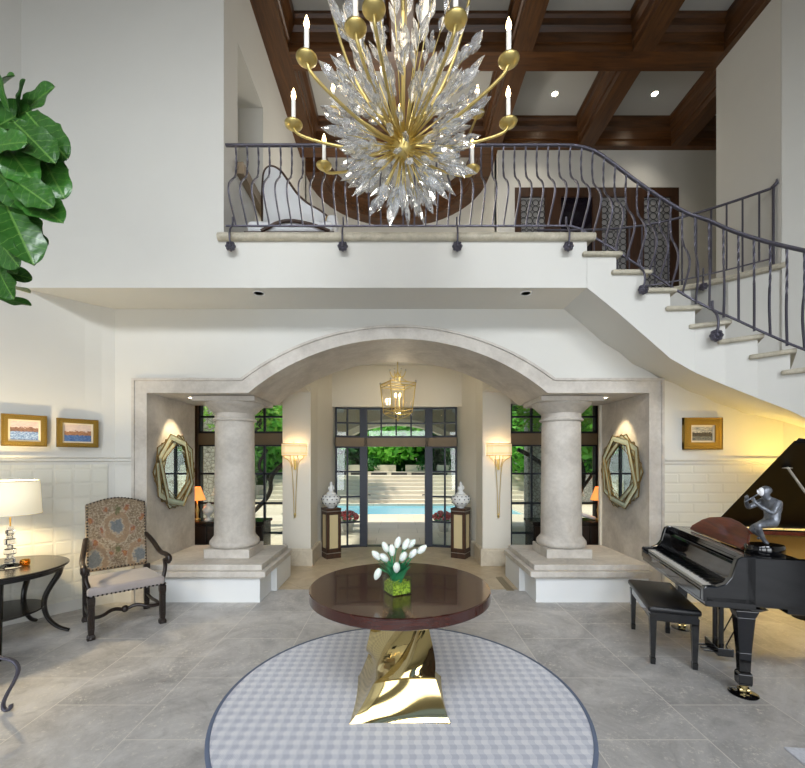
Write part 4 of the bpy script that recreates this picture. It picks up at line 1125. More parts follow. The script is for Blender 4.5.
# ------------------------------------------------------------ fiddle-leaf fig on an iron stand
ps = thing('plant_stand', 'wrought-iron scroll-leg plant stand at the left edge of the photo', 'plant stand', (-3.05, 2.62, 0))
mb = MB(); mb.lathe([(0, .40), (.27, .40), (.28, .41), (.27, .42), (0, .42)], n=40); mb.build('stand_top', blackm, ps, smooth=True, auto=40)
for a in (0, 90, 180, 270):
    ca, sa = math.cos(R(a + 8)), math.sin(R(a + 8))
    pts = [(.26, .405), (.36, .38), (.46, .365), (.545, .34), (.575, .28), (.545, .20), (.50, .12), (.475, .05), (.49, .015), (.525, .022), (.525, .05)]
    path = smooth_path([(r * ca, r * sa, z) for r, z in pts], 2)
    MB().tube(path, .017, 10, flat=.6).build('leg', iron, ps, smooth=True)
pt_ = thing('plant_pot', 'round dark planter holding the tall fiddle-leaf fig', 'planter', (-3.05, 2.62, .42))
MB().lathe([(0, 0), (.15, 0), (.22, .30), (.225, .33), (.20, .33), (.19, .28), (0, .28)], n=40).build('pot_body', ebon2, pt_, smooth=True, auto=40)
fg = thing('fiddle_leaf_fig', 'fiddle-leaf fig tree with large glossy leaves at the upper left edge', 'plant', (-3.05, 2.62, .70))
bark = mk('fig bark', (58, 46, 38), .8, bump=(40, .5, .006))
crown = V((-2.62, 2.42, 3.1))
tr = smooth_path([(0, 0, 0), (-.02, -.05, .9), (.1, -.1, 1.6), (.36, -.18, 2.3), (.42, -.2, 3.1)], 2)
MB().tube(tr, [.03 - .012 * i / (len(tr) - 1) for i in range(len(tr))], 8).build('trunk', bark, fg, smooth=True)
def fig_m():
    t = NT('fiddle leaf'); f = t.noise(5, 3, .5); oi = t.n('ShaderNodeObjectInfo')
    c = t.mix(oi.outputs['Random'], srgb((26, 62, 22)), srgb((50, 102, 36)))
    xo = t.xyz(); ax = t.math('ABSOLUTE', xo[0]); sv_ = t.math('ABSOLUTE', t.math('SINE', t.math('MULTIPLY', t.math('SUBTRACT', xo[1], t.math('MULTIPLY', ax, .9)), 24)))
    vn = t.math('MAXIMUM', t.math('LESS_THAN', sv_, .10), t.math('LESS_THAN', ax, .012)); c = t.mix(t.math('MULTIPLY', vn, .55), c, srgb((118, 158, 74)))
    t.col(t.mix(t.math('MULTIPLY', f, .4), c, srgb((70, 126, 46)))); t.set(Roughness=.35, Coat_Weight=.15); t.bump(t.noise(16, 3, .6), .25, .01); return t.m
figm = fig_m()
def fig_leaf_mesh(seed):
    r_ = random.Random(seed); mb = MB(); rows = []; nv = 26; nw = 6
    def wid(f):
        if f > .66: return .235 * math.sqrt(max(0, 1 - ((f - .66) / .34) ** 2)) + .004
        g = min(1, f / .66); s_ = g * g * (3 - 2 * g)
        return min(1, math.sqrt(f / .14)) * (.12 + .115 * s_ - .02 * math.exp(-((f - .38) / .1) ** 2)) + .004
    cup = r_.uniform(.1, .35); droop = r_.uniform(.1, .35); wv = r_.uniform(.015, .035); ph = r_.uniform(0, 6)
    for i in range(nv):
        f = .5 - .5 * math.cos(PI * i / (nv - 1)); wd = wid(f) * (1 + .05 * math.sin(f * 26 + ph)); row = []
        for j in range(nw * 2 + 1):
            u = (j - nw) / nw; x = u * wd
            z = -droop * f * f * .5 + cup * abs(u) ** 1.3 * wd * .9 + wv * math.sin(f * 14 + ph) * abs(u) ** 2 - (.012 if j == nw else 0) + .006 * math.cos(f * 34 + abs(u) * 5) * (1 if 0 < abs(u) < 1 else 0)
            row.append(mb.bm.verts.new((x, f, z)))
        rows.append(row)
    for A, B in zip(rows, rows[1:]):
        for j in range(nw * 2): mb.bm.faces.new((A[j], A[j + 1], B[j + 1], B[j]))
    return mb
lm = []
for i in range(4):
    o = fig_leaf_mesh(i).build('leaf', figm, fg, smooth=True); lm.append(o)
used_l = [0, 0, 0, 0]
def place_leaf(i, base, tip, roll=0.0):
    d = tip - base; L = d.length; k = i % 4
    if used_l[k] == 0: o = lm[k]; used_l[k] = 1
    else: o = lm[k].copy(); C.objects.link(o); o.parent = fg
    y = d.normalized(); up = V((-base.x * .0, -1, .55)).normalized(); x = y.cross(up).normalized(); z = x.cross(y).normalized()
    M = Matrix((x, y, z)).transposed().to_4x4() @ Matrix.Rotation(roll, 4, 'Y')
    o.matrix_basis = Matrix.Translation(base - V((-3.05, 2.62, .70))) @ M @ Matrix.Scale(L, 4)
spec = [(18, 118, 18, 76, 2.45), (14, 125, 44, 78, 2.5), (10, 112, -8, 70, 2.4), (26, 112, 58, 150, 2.4), (14, 122, 48, 152, 2.3), (8, 160, 52, 166, 2.45), (30, 150, 60, 150, 2.5), (38, 148, 58, 190, 2.38), (12, 190, 56, 212, 2.3), (10, 178, 44, 198, 2.25),
        (6, 205, 30, 254, 2.3), (2, 215, 8, 256, 2.35), (0, 195, 30, 236, 2.4), (-6, 130, 26, 174, 2.3), (-10, 165, 26, 200, 2.35), (8, 236, 40, 240, 2.5), (-14, 105, 6, 68, 2.45), (-2, 268, 6, 294, 2.45), (-20, 140, 20, 100, 2.5), (-20, 150, 18, 135, 2.25), (-14, 190, 22, 168, 2.5), (-16, 225, 20, 228, 2.45), (34, 140, 55, 172, 2.5), (-8, 230, 10, 262, 2.3)]
for i, (x0, y0, x1, y1, Y) in enumerate(spec):
    place_leaf(i, px(x0, y0, Y + .05), px(x1, y1, Y - .06), rnd.uniform(-.5, .5))
for i in range(48):
    z = rnd.uniform(2.55, 3.9); a = rnd.uniform(0, 2 * PI); b = V((-2.62 + .06 * math.cos(a), 2.47 + .06 * math.sin(a), z))
    if math.cos(a) > .25 and False: continue
    ln = rnd.uniform(.2, .29); tip = b + V((math.cos(a) * ln, math.sin(a) * ln, rnd.uniform(-.12, .16)))
    xx = 398 + 412 * tip.x / tip.y
    if xx > 52: tip = b + (tip - b) * .6
    place_leaf(i + 1, b, tip, rnd.uniform(-.5, .5))
for k in range(4):
    if not used_l[k]: bpy.data.objects.remove(lm[k])

# ------------------------------------------------------------ consoles with pierced jars
for s, side in ((-1, 'left'), (1, 'right')):
    c = thing('pedestal_console', 'square dark wood pedestal with pale inset panels beside the %s of the garden doors' % side, 'pedestal', (CX + s * 1.10, 7.0, 0), R(30) * -s)
    w = .128; H_ = .84
    mb = MB(); mb.box(-w, w, -w, w, 0, .10); mb.box(-w + .012, w - .012, -w + .012, w - .012, .10, H_ - .03); mb.box(-w - .004, w + .004, -w - .004, w + .004, H_ - .03, H_)
    for a in (-1, 1):
        for b in (-1, 1):
            xa, xb = sorted((a * w, a * (w - .05))); ya, yb = sorted((b * w, b * (w - .05))); mb.box(xa, xb, ya, yb, .1, H_ - .03)
    mb.box(-w, w, -w, w, .10, .16); mb.box(-w, w, -w, w, H_ - .10, H_ - .03)
    mb.build('cabinet', door_wood, c, bevel=.003)
    nb = mk('nickel band', (170, 166, 158), .3, .8)
    for zb_ in (H_ - .055, .087): MB().box(-w - .002, w + .002, -w - .002, w + .002, zb_, zb_ + .011).build('metal_band', nb, c)
    mb = MB(); mb.box(-w + .055, w - .055, -w + .004, -w + .02, .17, H_ - .11); mb.box(-w + .004, -w + .02, -w + .055, w - .055, .17, H_ - .11); mb.box(w - .02, w - .004, -w + .055, w - .055, .17, H_ - .11)
    mb.build('inset_panel', mk('straw marquetry', (196, 180, 138), .45), c)
    j = thing('pierced_jar', 'white pierced porcelain jar with a figured lid on the %s pedestal' % side, 'jar', (CX + s * 1.10, 7.0, H_))
    MB().lathe([(0, 0), (.06, 0), (.065, .015), (.10, .04), (.145, .09), (.158, .135), (.15, .18), (.12, .215), (.08, .23), (0, .232)], n=40).build('jar_body', porcel, j, smooth=True, auto=60)
    mb = MB()
    for r_i, (z, r, n) in enumerate(((.085, .143, 12), (.15, .158, 12), (.195, .139, 12))):
        for k in range(n):
            a = 2 * PI * (k + .5 * (r_i % 2)) / n; mb.ball((r * math.cos(a), r * math.sin(a), z), .011, 8, 6)
    mb.build('piercings', dark_hole, j, smooth=True)
    mb = MB(); mb.lathe([(.075, .23), (.085, .245), (.05, .27), (.035, .29), (.05, .315), (.03, .345), (.02, .38), (.026, .40), (.012, .435), (0, .45)], n=16)
    mb.tube([(0, 0, .29), (.05, -.02, .33), (.03, -.02, .38)], .014, 8); mb.tube([(0, 0, .29), (-.045, .0, .32), (-.03, 0, .36)], .014, 8)
    mb.build('jar_lid', porcel, j, smooth=True)

# ------------------------------------------------------------ wall sconces
for s, side in ((-1, 'left'), (1, 'right')):
    x0 = CX * .6 + s * 1.58
    sc = thing('wall_sconce', 'lit gold wall sconce with sheer shade and long V-shaped stem on the %s pier' % side, 'wall light', (x0, 6.42, .80))
    mb = MB()
    for q in (-1, 1):
        mb.tube(smooth_path([(q * .012, -.03, 0), (q * .02, -.035, .4), (q * .045, -.04, .78), (q * .10, -.06, .86), (q * .15, -.09, .88), (q * .165, -.1, .96)]), .0055, 6)
        mb.tube(smooth_path([(q * .03, -.04, .74), (q * .06, -.06, .86), (q * .055, -.1, .96)]), .006, 6)
    mb.tube([(0, -.01, .7), (0, -.05, .7), (0, -.09, .84), (0, -.10, .96)], .007, 6); mb.ball((0, -.03, 0), .02, 8, 6); mb.box(-.018, .018, -.02, .002, .70, .86)
    mb.box(-.01, .01, -.03, .002, 0, .02); mb.lathe([(0, 0), (.02, .01), (0, .05)], (0, -.03, -.05), 8)
    mb.build('stem', gold, sc, smooth=True, auto=50)
    mb = MB()
    for q in (-.165, -.055, 0, .055, .165): mb.tube([(q, -.10, .93), (q, -.10, 1.0)], .010, 8)
    mb.build('candle_sleeve', white_c, sc, smooth=True, auto=50)
    mb = MB(); pth = [(-.185 + 0, -.01), (-.185, -.10), (-.12, -.165), (.12, -.165), (.185, -.10), (.185, -.01)]
    for z0, z1 in ((.92, 1.10),):
        for a, b in zip(pth, pth[1:]): mb.face([(a[0], a[1], z0), (b[0], b[1], z0), (b[0], b[1], z1), (a[0], a[1], z1)])
    mb.build('shade', shade_s, sc)
    mb = MB()
    for z in (.92, .955, 1.065, 1.10): mb.tube([(a, b, z) for a, b in pth], .004, 5)
    mb.build('shade_trim', gold, sc)
    MB().tube([(0, -.10, 1.0), (0, -.10, 1.13)], .004, 6).build('finial', gold, sc)

# ------------------------------------------------------------ lantern
LN = V((-.005, 6.75, 2.30))
ln = thing('pendant_lantern', 'brass and glass pendant lantern hanging in the vestibule before the garden doors', 'lantern', LN, R(24))
zt, zb = .60, .12; wt, wb_ = .22, .175
mb = MB(); cr = [(-1, -1), (1, -1), (1, 1), (-1, 1)]
for a, b in cr: mb.tube([(a * wb_, b * wb_, zb), (a * wt, b * wt, zt)], .009, 6)
for z, w in ((zb, wb_), (zt, wt), (zt - .05, wt - .005), (zb + .06, wb_ + .006)):
    mb.tube([(a * w, b * w, z) for a, b in cr], .008, 6, closed=True)
for (a, b), (c_, d_) in zip(cr, cr[1:] + cr[:1]):
    mb.tube(smooth_path([(a * wb_, b * wb_, zb), ((a * .6 + c_ * .4) * wb_ * .7, (b * .6 + d_ * .4) * wb_ * .7, zb - .07), (0, 0, zb - .10)]), .006, 6)
    mb.tube(smooth_path([(a * wt, b * wt, zt), (a * wt * .5, b * wt * .5, zt + .02), (a * .03, b * .03, zt + .12), (0, 0, zt + .2)]), .007, 6)
mb.ball((0, 0, zb - .12), .018, 8, 6)
mb.build('lantern_frame', gold, ln, smooth=True)
mb = MB()
for (a, b), (c_, d_) in zip(cr, cr[1:] + cr[:1]):
    mb.face([(a * wb_, b * wb_, zb), (c_ * wb_, d_ * wb_, zb), (c_ * wt, d_ * wt, zt), (a * wt, b * wt, zt)])
mb.build('lantern_glass', lantern_glass, ln)
mb = MB(); mb.tube([(0, 0, zt + .18), (0, 0, 3.41 - 2.30)], .007, 6)
for a in range(0, 360, 45): mb.tube(smooth_path([(0, 0, zt + .12), (.10 * math.cos(R(a)), .10 * math.sin(R(a)), zt + .10), (.14 * math.cos(R(a)), .14 * math.sin(R(a)), zt + .20)]), .005, 5)
mb.lathe([(0, 1.08), (.05, 1.085), (.06, 1.11)], n=16)
mb.build('hanging_rod', gold, ln, smooth=True)
for a in range(4):
    x, y = .05 * math.cos(a * PI / 2 + .4), .05 * math.sin(a * PI / 2 + .4)
    q = MB().tube([(x, y, .18), (x, y, .38)], .012, 8).build('candle', mk('lantern candle', (236, 214, 160), .5) if a == 0 else bpy.data.materials['lantern candle'], ln)
    MB().ball((x, y, .41), .016, 8, 6, sc=(1, 1, 1.9)).build('bulb', flame, q, smooth=True)
MB().tube([(0, 0, .04), (0, 0, .2)], .01, 8).lathe([(.02, .16), (.085, .175), (.02, .185)], n=16).build('candle_tray', gold, ln, smooth=True, auto=40)
mb = MB()
for a, b in cr:
    for z, w in ((zt + .015, wt), (zb - .02, wb_)): mb.ball((a * w, b * w, z), .018, 6, 5, sc=(1, 1, 1.5))
for a in range(0, 360, 45): mb.ball((.14 * math.cos(R(a)), .14 * math.sin(R(a)), zt + .215), .014, 6, 5)
mb.build('crystal_drops', crystal, ln)

# ------------------------------------------------------------ chandelier
CC = V((.035, 2.84, 3.80))
cd = thing('burst_chandelier', 'gold starburst chandelier bristling with crystal leaves and ringed with lit candles', 'chandelier', CC)
MB().ball((0, 0, 0), .085, 24, 16).build('hub', gold, cd, smooth=True)
mb = MB(); mb.tube([(0, 0, .05), (0, 0, 2.2)], .014, 10)
k = 0; z = 2.2
while z < 3.36:
    M = Matrix.Translation(V((0, 0, z))) @ Matrix.Rotation(R(90) * (k % 2), 4, 'Z')
    mb.tube([M @ V((.02 * math.cos(t), 0, .035 * math.sin(t))) for t in [2 * PI * j / 12 for j in range(12)]], .005, 5, closed=True); z += .052; k += 1
mb.lathe([(.0, 3.33), (.06, 3.335), (.08, 3.365)], n=20)
mb.build('hanging_chain', gold, cd, smooth=True)
# candle arms
arms = []
for i, (ax, ay, az) in enumerate([(-.76, .02, .16), (.72, -.02, .14), (-.565, -.45, .16), (.61, -.44, .16), (-.62, .42, .16), (.56, .46, .16), (-.16, -.71, .16), (.27, -.66, .16), (-.27, -.56, .22),
                                  (-.60, .74, .86), (.66, .76, .86), (-.02, .95, .86), (-.55, -.1, 1.2), (.5, -.15, 1.2), (0, .55, 1.2)]):
    L = math.hypot(ax, ay); d = V((ax, ay, 0)) / L
    e = V((ax, ay, az)); path = smooth_path([d * .06 + V((0, 0, az * .15)), d * L * .35 + V((0, 0, az * .2 - .05)), d * L * .75 + V((0, 0, az * .5 - .03)), d * (L * .97) + V((0, 0, az - .05)), e], 2)
    arm = MB().tube(path, .010, 8).build('arm', gold, cd, smooth=True)
    MB().lathe([(0, -.01), (.035, -.006), (.058, .012), (.062, .022), (.055, .018), (.03, .004), (.014, .004), (.014, .03), (0, .03)], e, 28).build('drip_pan', gold, arm, smooth=True)
    cl = MB().tube([e + V((0, 0, .02)), e + V((0, 0, .185))], .0145, 14).build('candle', white_c, arm, smooth=True, auto=50)
    MB().lathe([(0, .185), (.010, .19), (.0165, .215), (.013, .24), (.005, .262), (0, .275)], e, 12).build('bulb', flame, arm, smooth=True)
    arms.append(e)
def leaf_crystal(M, l, w, mb):
    prof = [(0, 0), (w * .55, l * .2), (w, l * .45), (w * .75, l * .7), (0, l)]
    mb.lathe(prof, n=5, M=M @ Matrix.Scale(1, 4), sy=.55)
def bdir(i, n):
    z = 1 - 2 * (i + .5) / n; a = i * PI * (3 - 5 ** .5); r = math.sqrt(1 - z * z); return V((r * math.cos(a), r * math.sin(a), z))
NS = 128; stems = []; rest_s = MB(); rest_c = MB(); n_st = 0; cryst = []
for i in range(NS):
    d = bdir(i, NS); el = d.z
    L = .36 + .05 * rnd.random() + (max(0, el) ** 1.6) * .75
    if .1 < el: L += rnd.uniform(-.14, .04)
    if el < -.2: L -= .05
    L = min(L, .46 / max(.05, math.hypot(d.x, d.y)))
    fc = d.dot(V((0, -.8, -.6)))
    if fc > .8: L *= .72
    tip = d * L
    stems.append((d, L))
order = sorted(range(NS), key=lambda i: stems[i][0].y + stems[i][0].z * .25)
for rank, i in enumerate(order):
    d, L = stems[i]
    if d.z < .05 and i % 3 == 0: continue
    path = [d * .07, d * (L * .5), d * L]
    tgt = MB() if rank < 96 else rest_s
    tgt.tube(path, [.0055, .0045, .003], 5)
    if rank < 96: tgt.build('stem', gold, cd, smooth=True)
    q = d.to_track_quat('Z', 'Y').to_matrix().to_4x4()
    M0 = Matrix.Translation(d * (L - .02)) @ q @ Matrix.Rotation(rnd.random() * 6, 4, 'Z')
    s_ = rnd.uniform(.85, 1.15)
    cr_ = [(M0, .16 * s_, .034)]
    for k in range(0 if d.dot(V((0, -.8, -.6))) > .72 else 3):
        cr_.append((Matrix.Translation(d * (L - .05 - .035 * k)) @ q @ Matrix.Rotation(k * 2.1 + rnd.random(), 4, 'Z') @ Matrix.Rotation(R(rnd.uniform(14, 30)), 4, 'X'), .125 * s_, .030))
    for q_ in ((.20, .3) if L > .52 else ()):
        cr_.append((Matrix.Translation(d * (L - q_)) @ q @ Matrix.Rotation(rnd.random() * 6, 4, 'Z') @ Matrix.Rotation(R(20), 4, 'X'), .13, .028))
    if L > .62:
        cr_.append((Matrix.Translation(d * (L - .24)) @ q @ Matrix.Rotation(rnd.random() * 6, 4, 'Z') @ Matrix.Rotation(R(18), 4, 'X'), .12, .018))
    for k, (M, l, w) in enumerate(cr_):
        if rank < 98 and k == 0:
            m2 = MB(); leaf_crystal(M, l, w, m2); m2.build('crystal_leaf', crystal, cd)
        else: leaf_crystal(M, l, w, rest_c)
o = rest_s.build('fine_stems', gold, cd, smooth=True); o['kind'] = 'stuff'
o = rest_c.build('crystal_leaves', crystal, cd); o['kind'] = 'stuff'
# ------------------------------------------------------------ gallery sofa
gs_ = thing('carved_sofa', 'white upholstered sofa with high curved dark wood crest rail on the gallery floor', 'sofa', (-1.25, 5.15, 3.956))
crest = [(-.43, .40), (-.43, 1.18), (-.40, 1.30), (-.33, 1.345), (-.22, 1.30), (-.12, 1.16), (0, .98), (.14, .86), (.26, .80), (.37, .72), (.42, .62), (.42, .35)]
cs = smooth_path([(x, 0, z) for x, z in crest], 2)
mb = MB(); mb.xz([(p.x, p.z) for p in cs], -.05, .05); mb.build('backrest', white_fab, gs_, bevel=.015)
MB().tube([V((p.x, -.03, p.z)) for p in cs], .022, 8).build('crest_rail', door_wood, gs_, smooth=True)
mb = MB(); mb.tube([(.40 + .055 * f * math.cos(t), -.05, .66 + .055 * f * math.sin(t)) for t, f in [(k * PI / 6, 1 - k / 22) for k in range(18)]], .018, 8)
mb.build('scroll', goldframe, gs_, smooth=True)
MB().box(-.42, .53, -.62, -.05, .20, .34).build('seat', white_fab, gs_, bevel=.05, seg=4, smooth=True)
MB().box(.40, .54, -.30, -.06, .345, .60).build('bolster', white_fab, gs_, bevel=.05, seg=4, smooth=True)
mb = MB(); mb.box(-.44, .55, -.64, .04, .12, .20)
mb.tube(smooth_path([(-.25, -.64, .2), (0, -.64, .33), (.3, -.64, .28), (.5, -.64, .2)]), .02, 8)
mb.build('seat_rail', door_wood, gs_, bevel=.008)
for x in (-.4, .5):
    for y in (-.6, 0): MB().tube([(x, y, 0), (x, y, .07), (x, y, .13)], [.018, .03, .035], 8).build('leg', door_wood, gs_, smooth=True)

# ------------------------------------------------------------ furniture in the side alcoves
for s, side in ((-1, 'left'), (1, 'right')):
    cr2 = thing('sideboard', 'low dark sideboard against the windows behind the %s column' % side, 'sideboard', (s * 2.62, 6.28, 0))
    mb = MB(); mb.box(-.62, .62, -.2, .2, .12, .70); mb.box(-.64, .64, -.22, .22, .70, .74); mb.build('cabinet', ebon2, cr2, bevel=.004)
    for x in (-.56, .56):
        for y in (-.15, .15): MB().box(x - .025, x + .025, y - .025, y + .025, 0, .12).build('leg', ebon2, cr2)
    for k in range(3): MB().box(-.6 + k * .41, -.21 + k * .41, -.212, -.2, .15, .67).build('door', ebony, cr2, bevel=.003)
    l = thing('small_lamp', 'small lamp with glowing orange cone shade on the sideboard behind the %s column' % side, 'lamp', (s * 3.06, 6.28, .74))
    MB().lathe([(0, 0), (.05, 0), (.05, .015), (.012, .03), (.02, .09), (.03, .15), (.012, .22), (.008, .34), (0, .34)], n=20).build('lamp_base', gold, l, smooth=True)
    mb = MB(); mb.lathe([(.12, .30), (.05, .50)], n=24); bmesh.ops.delete(mb.bm, geom=[f for f in mb.bm.faces if len(f.verts) > 4], context='FACES')
    mb.build('lamp_shade', shade_mat('orange lit shade', (255, 170, 90), 1.2), l, smooth=True)
u = thing('white_urn', 'white footed porcelain urn standing on the left sideboard', 'urn', (-2.86, 6.22, .74))
MB().lathe([(0, 0), (.06, 0), (.05, .02), (.02, .05), (.03, .08), (.075, .12), (.085, .17), (.06, .21), (.03, .23), (.035, .25), (0, .27)], n=24).build('urn_body', porcel, u, smooth=True)
u = thing('white_bowl', 'white leaf-shaped bowl on the left sideboard beside the urn', 'bowl', (-2.64, 6.2, .74))
MB().lathe([(0, 0), (.04, 0), (.09, .05), (.12, .09), (.11, .09), (.05, .03), (0, .02)], n=20, sy=.7).build('bowl_body', porcel, u, smooth=True)
u = thing('white_cushion', 'white tilted cushion lying on the right sideboard', 'cushion', (2.82, 6.25, .74), R(10))
MB().box(-.14, .14, -.08, .08, .0, .05, Matrix.Rotation(R(16), 4, 'Y') @ Matrix.Translation(V((0, 0, .045)))).build('pad', white_fab, u, bevel=.02, seg=3, smooth=True)
# lamp standing behind the piano, under the stairs
fl = thing('floor_lamp', 'standing lamp behind the piano lighting the wall beneath the stairs', 'lamp', (4.28, 4.30, 0))
MB().lathe([(0, 0), (.13, 0), (.13, .02), (.02, .04), (.014, .1)], n=28).build('base', blackm, fl, smooth=True)
MB().tube([(0, 0, .05), (0, 0, 1.28)], .012, 10).build('pole', blackm, fl, smooth=True)
mb = MB(); mb.lathe([(.17, 1.16), (.12, 1.38)], n=32); bmesh.ops.delete(mb.bm, geom=[f for f in mb.bm.faces if len(f.verts) > 4], context='FACES'); mb.build('lamp_shade', shade_s, fl, smooth=True)

# ------------------------------------------------------------ outdoors
patio = NT('pale patio paving'); f = patio.noise(3, 6, .6); b = patio.n('ShaderNodeTexBrick', offset=.5); patio.l(patio.obj(), b.inputs['Vector'])
b.inputs['Scale'].default_value = 1; b.inputs['Brick Width'].default_value = .9; b.inputs['Row Height'].default_value = .6; b.inputs['Mortar Size'].default_value = .006
b.inputs['Color1'].default_value = (*srgb((214, 200, 176)), 1); b.inputs['Color2'].default_value = (*srgb((226, 214, 192)), 1); b.inputs['Mortar'].default_value = (*srgb((190, 176, 152)), 1)
patio.col(b.outputs['Color']); patio.set(Roughness=.8)
struct(MB().box(-14, 14, 7.99, 12.6, -.1, -.01).box(-14, -3.6, 12.6, 15.2, -.1, -.01).box(3.9, 14, 12.6, 15.2, -.1, -.01).box(-14, 14, 15.2, 15.6, -.1, .03).build('patio', patio.m))
wt_ = NT('pool water'); wt_.col(srgb((110, 196, 222))); wt_.set(Roughness=.08, Specular_IOR_Level=.6); wt_.bump(wt_.noise(4, 3, .5), .15, .02)
struct(MB().box(-3.6, 3.9, 12.6, 15.2, -.3, -.05).build('pool', wt_.m))
cream = mk('cream terrace stone', (226, 216, 196), .8, var=(2, .06))
mb = MB()
for k in range(7): mb.box(-5.5, 5.5, 15.6 + .34 * k, 18.4, .0 + .14 * k, .14 + .14 * k)
struct(mb.build('garden_steps', cream))
rub = NT('stacked garden stone'); sw = rub.n('ShaderNodeCombineXYZ'); x_ = rub.xyz(); rub.l(rub.math('ADD', x_[0], x_[1]), sw.inputs[0]); rub.l(x_[2], sw.inputs[1])
vo_ = rub.n('ShaderNodeTexVoronoi', feature='DISTANCE_TO_EDGE'); vo_.inputs['Scale'].default_value = 11; rub.l(sw.outputs[0], vo_.inputs['Vector'])
rub.col(rub.ramp(vo_.outputs[0], [(0, srgb((120, 116, 106))), (.08, srgb((196, 192, 182))), (.5, srgb((224, 222, 214)))])); rub.set(Roughness=.85); rub.bump(vo_.outputs[0], .6, .03)
struct(MB().box(-14, -5.6, 15.7, 16.2, 0, 1.15).box(5.6, 14, 15.7, 16.2, 0, 1.15).build('garden_wall', rub.m))
mb = MB(); mb.box(-5.6, 5.6, 18.4, 18.9, 0, 1.12)
for k in range(6): mb.box(-4.0 + k * 1.45, -3.0 + k * 1.45, 18.9, 19.6, .98, 1.42)
struct(mb.build('planter_wall', cream))
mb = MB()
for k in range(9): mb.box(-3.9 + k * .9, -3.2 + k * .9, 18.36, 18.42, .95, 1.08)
struct(mb.build('recess_shade', mk('painted recess shade', (60, 58, 56), .8)))  # dark blocks on the wall face, shade of the openings put into the colour
soil = mk('lawn and soil', (70, 92, 44), .95, var=(2, .2))
struct(MB().box(-30, 30, 18.9, 60, .5, .98).box(-30, -14, 7.99, 18.9, -.1, -.02).box(14, 30, 7.99, 18.9, -.1, -.02).build('garden_ground', soil))
# covered loggia outside the doors
lg_m = mk('loggia plaster', (176, 166, 146), .85)
def ell(a, zs, b, n=20): return [(CX + a * math.cos(PI - PI * i / n), zs + b * math.sin(PI - PI * i / n)) for i in range(n + 1)]
mb = MB()
e1 = ell(1.95, 1.05, 1.48); mb.xz([(-2.6, 0), (CX - 1.95, 0)] + e1 + [(CX + 1.95, 0), (2.6, 0), (2.6, 3.6), (-2.6, 3.6)], 10.0, 10.35)
struct(mb.build('loggia_arch', lg_m))
mb = MB(); e0 = [(CX - 1.95, 0)] + e1 + [(CX + 1.95, 0)]; e2 = [(CX - 2.07, 0)] + ell(2.07, 1.05, 1.60) + [(CX + 2.07, 0)]
band(e0, e2, 9.97, 10.0, mb); band([(a * 1.0, b) for a, b in ell(1.93, 1.05, 1.46)], e1, 9.97, 10.35, mb)
struct(mb.build('trim_8', cream))
for s in (-1, 1):
    a, b = (-4.95, -4.35) if s < 0 else (3.15, 3.7)
    struct(MB().box(a, b, 10.0, 10.3, 0, 3.6).build('garden_pillar', rub.m))
struct(MB().box(-8, -3.35, 6.8, 7.1, 0, 3.4).box(3.35, 8, 6.8, 7.1, 0, 3.4).build('wall_exterior', lg_m))

bark2 = mk('dark tree bark', (42, 38, 34), .9, bump=(12, .6, .02))
def fol(name, c1, c2):
    t = NT(name); oi = t.n('ShaderNodeNewGeometry')
    t.col(t.mix(oi.outputs['Random Per Island'], srgb(c1), srgb(c2))); t.set(Roughness=.55, Transmission_Weight=0)
    tr = t.n('ShaderNodeBsdfTranslucent'); tr.inputs[0].default_value = (*srgb(c2), 1); mx = t.n('ShaderNodeMixShader'); mx.inputs[0].default_value = .35
    t.l(t.b.outputs[0], mx.inputs[1]); t.l(tr.outputs[0], mx.inputs[2]); t.l(mx.outputs[0], t.out.inputs[0]); return t.m
fo1 = fol('bright foliage', (66, 150, 40), (132, 208, 78)); fo2 = fol('deep foliage', (28, 84, 34), (66, 138, 52)); fo3 = fol('lime foliage', (92, 160, 36), (160, 214, 84))
def tree(loc, H, crown, r, n, mat, lab, leaf=.09, trunk=None, name='garden_tree'):
    t = thing(name, lab, 'tree', loc, 0, None)
    rr = random.Random(int(loc[0] * 31 + loc[1] * 7))
    mb = MB(); th = H - crown * .6
    if trunk: 
        for p, ra in trunk: mb.tube(smooth_path(p), ra, 8)
    else:
        mb.tube(smooth_path([(0, 0, 0), (.1, 0, th * .5), (-.05, .05, th)]), .09, 8)
        for k in range(5):
            a = rr.random() * 6.3; mb.tube([(0, 0, th * .7), (r * .5 * math.cos(a), r * .5 * math.sin(a), th + crown * .3)], .04, 6)
    mb.build('trunk', bark2, t, smooth=True)
    mb = MB(); cl = [(V((rr.gauss(0, r * .5), rr.gauss(0, r * .45), H + rr.uniform(-crown * .5, crown * .5))), rr.uniform(.35, .6) * r) for _ in range(14)]
    for i in range(n):
        c, cr_ = cl[rr.randrange(len(cl))]
        d = V((rr.gauss(0, 1), rr.gauss(0, 1), rr.gauss(0, 1))).normalized(); p = c + d * cr_ * rr.uniform(.6, 1)
        a = V((rr.gauss(0, 1), rr.gauss(0, 1), rr.gauss(0, .6))).normalized(); b = a.cross(d + V((.1, .2, .1))).normalized()
        l = leaf * rr.uniform(.7, 1.3); mb.face([p - a * l, p - b * l * .45, p + a * l, p + b * l * .45])
    mb.build('foliage', mat, t)
tree((-.3, 20.6, .98), 1.9, 1.7, 1.9, 3600, fo1, 'bright green tree behind the pool steps, seen through the middle of the garden doors', .19)
tree((2.6, 21.5, .98), 2.2, 2.2, 2.0, 3200, fo2, 'dark green tree to the right beyond the pool steps', .19)
tree((-3.3, 21.2, .98), 2.1, 2.2, 2.0, 3200, fo2, 'dark green tree to the left beyond the pool steps', .19)
tree((6.4, 17.6, .5), 2.4, 3.0, 2.3, 3600, fo1, 'broad leafy tree seen through the right side window', .19)
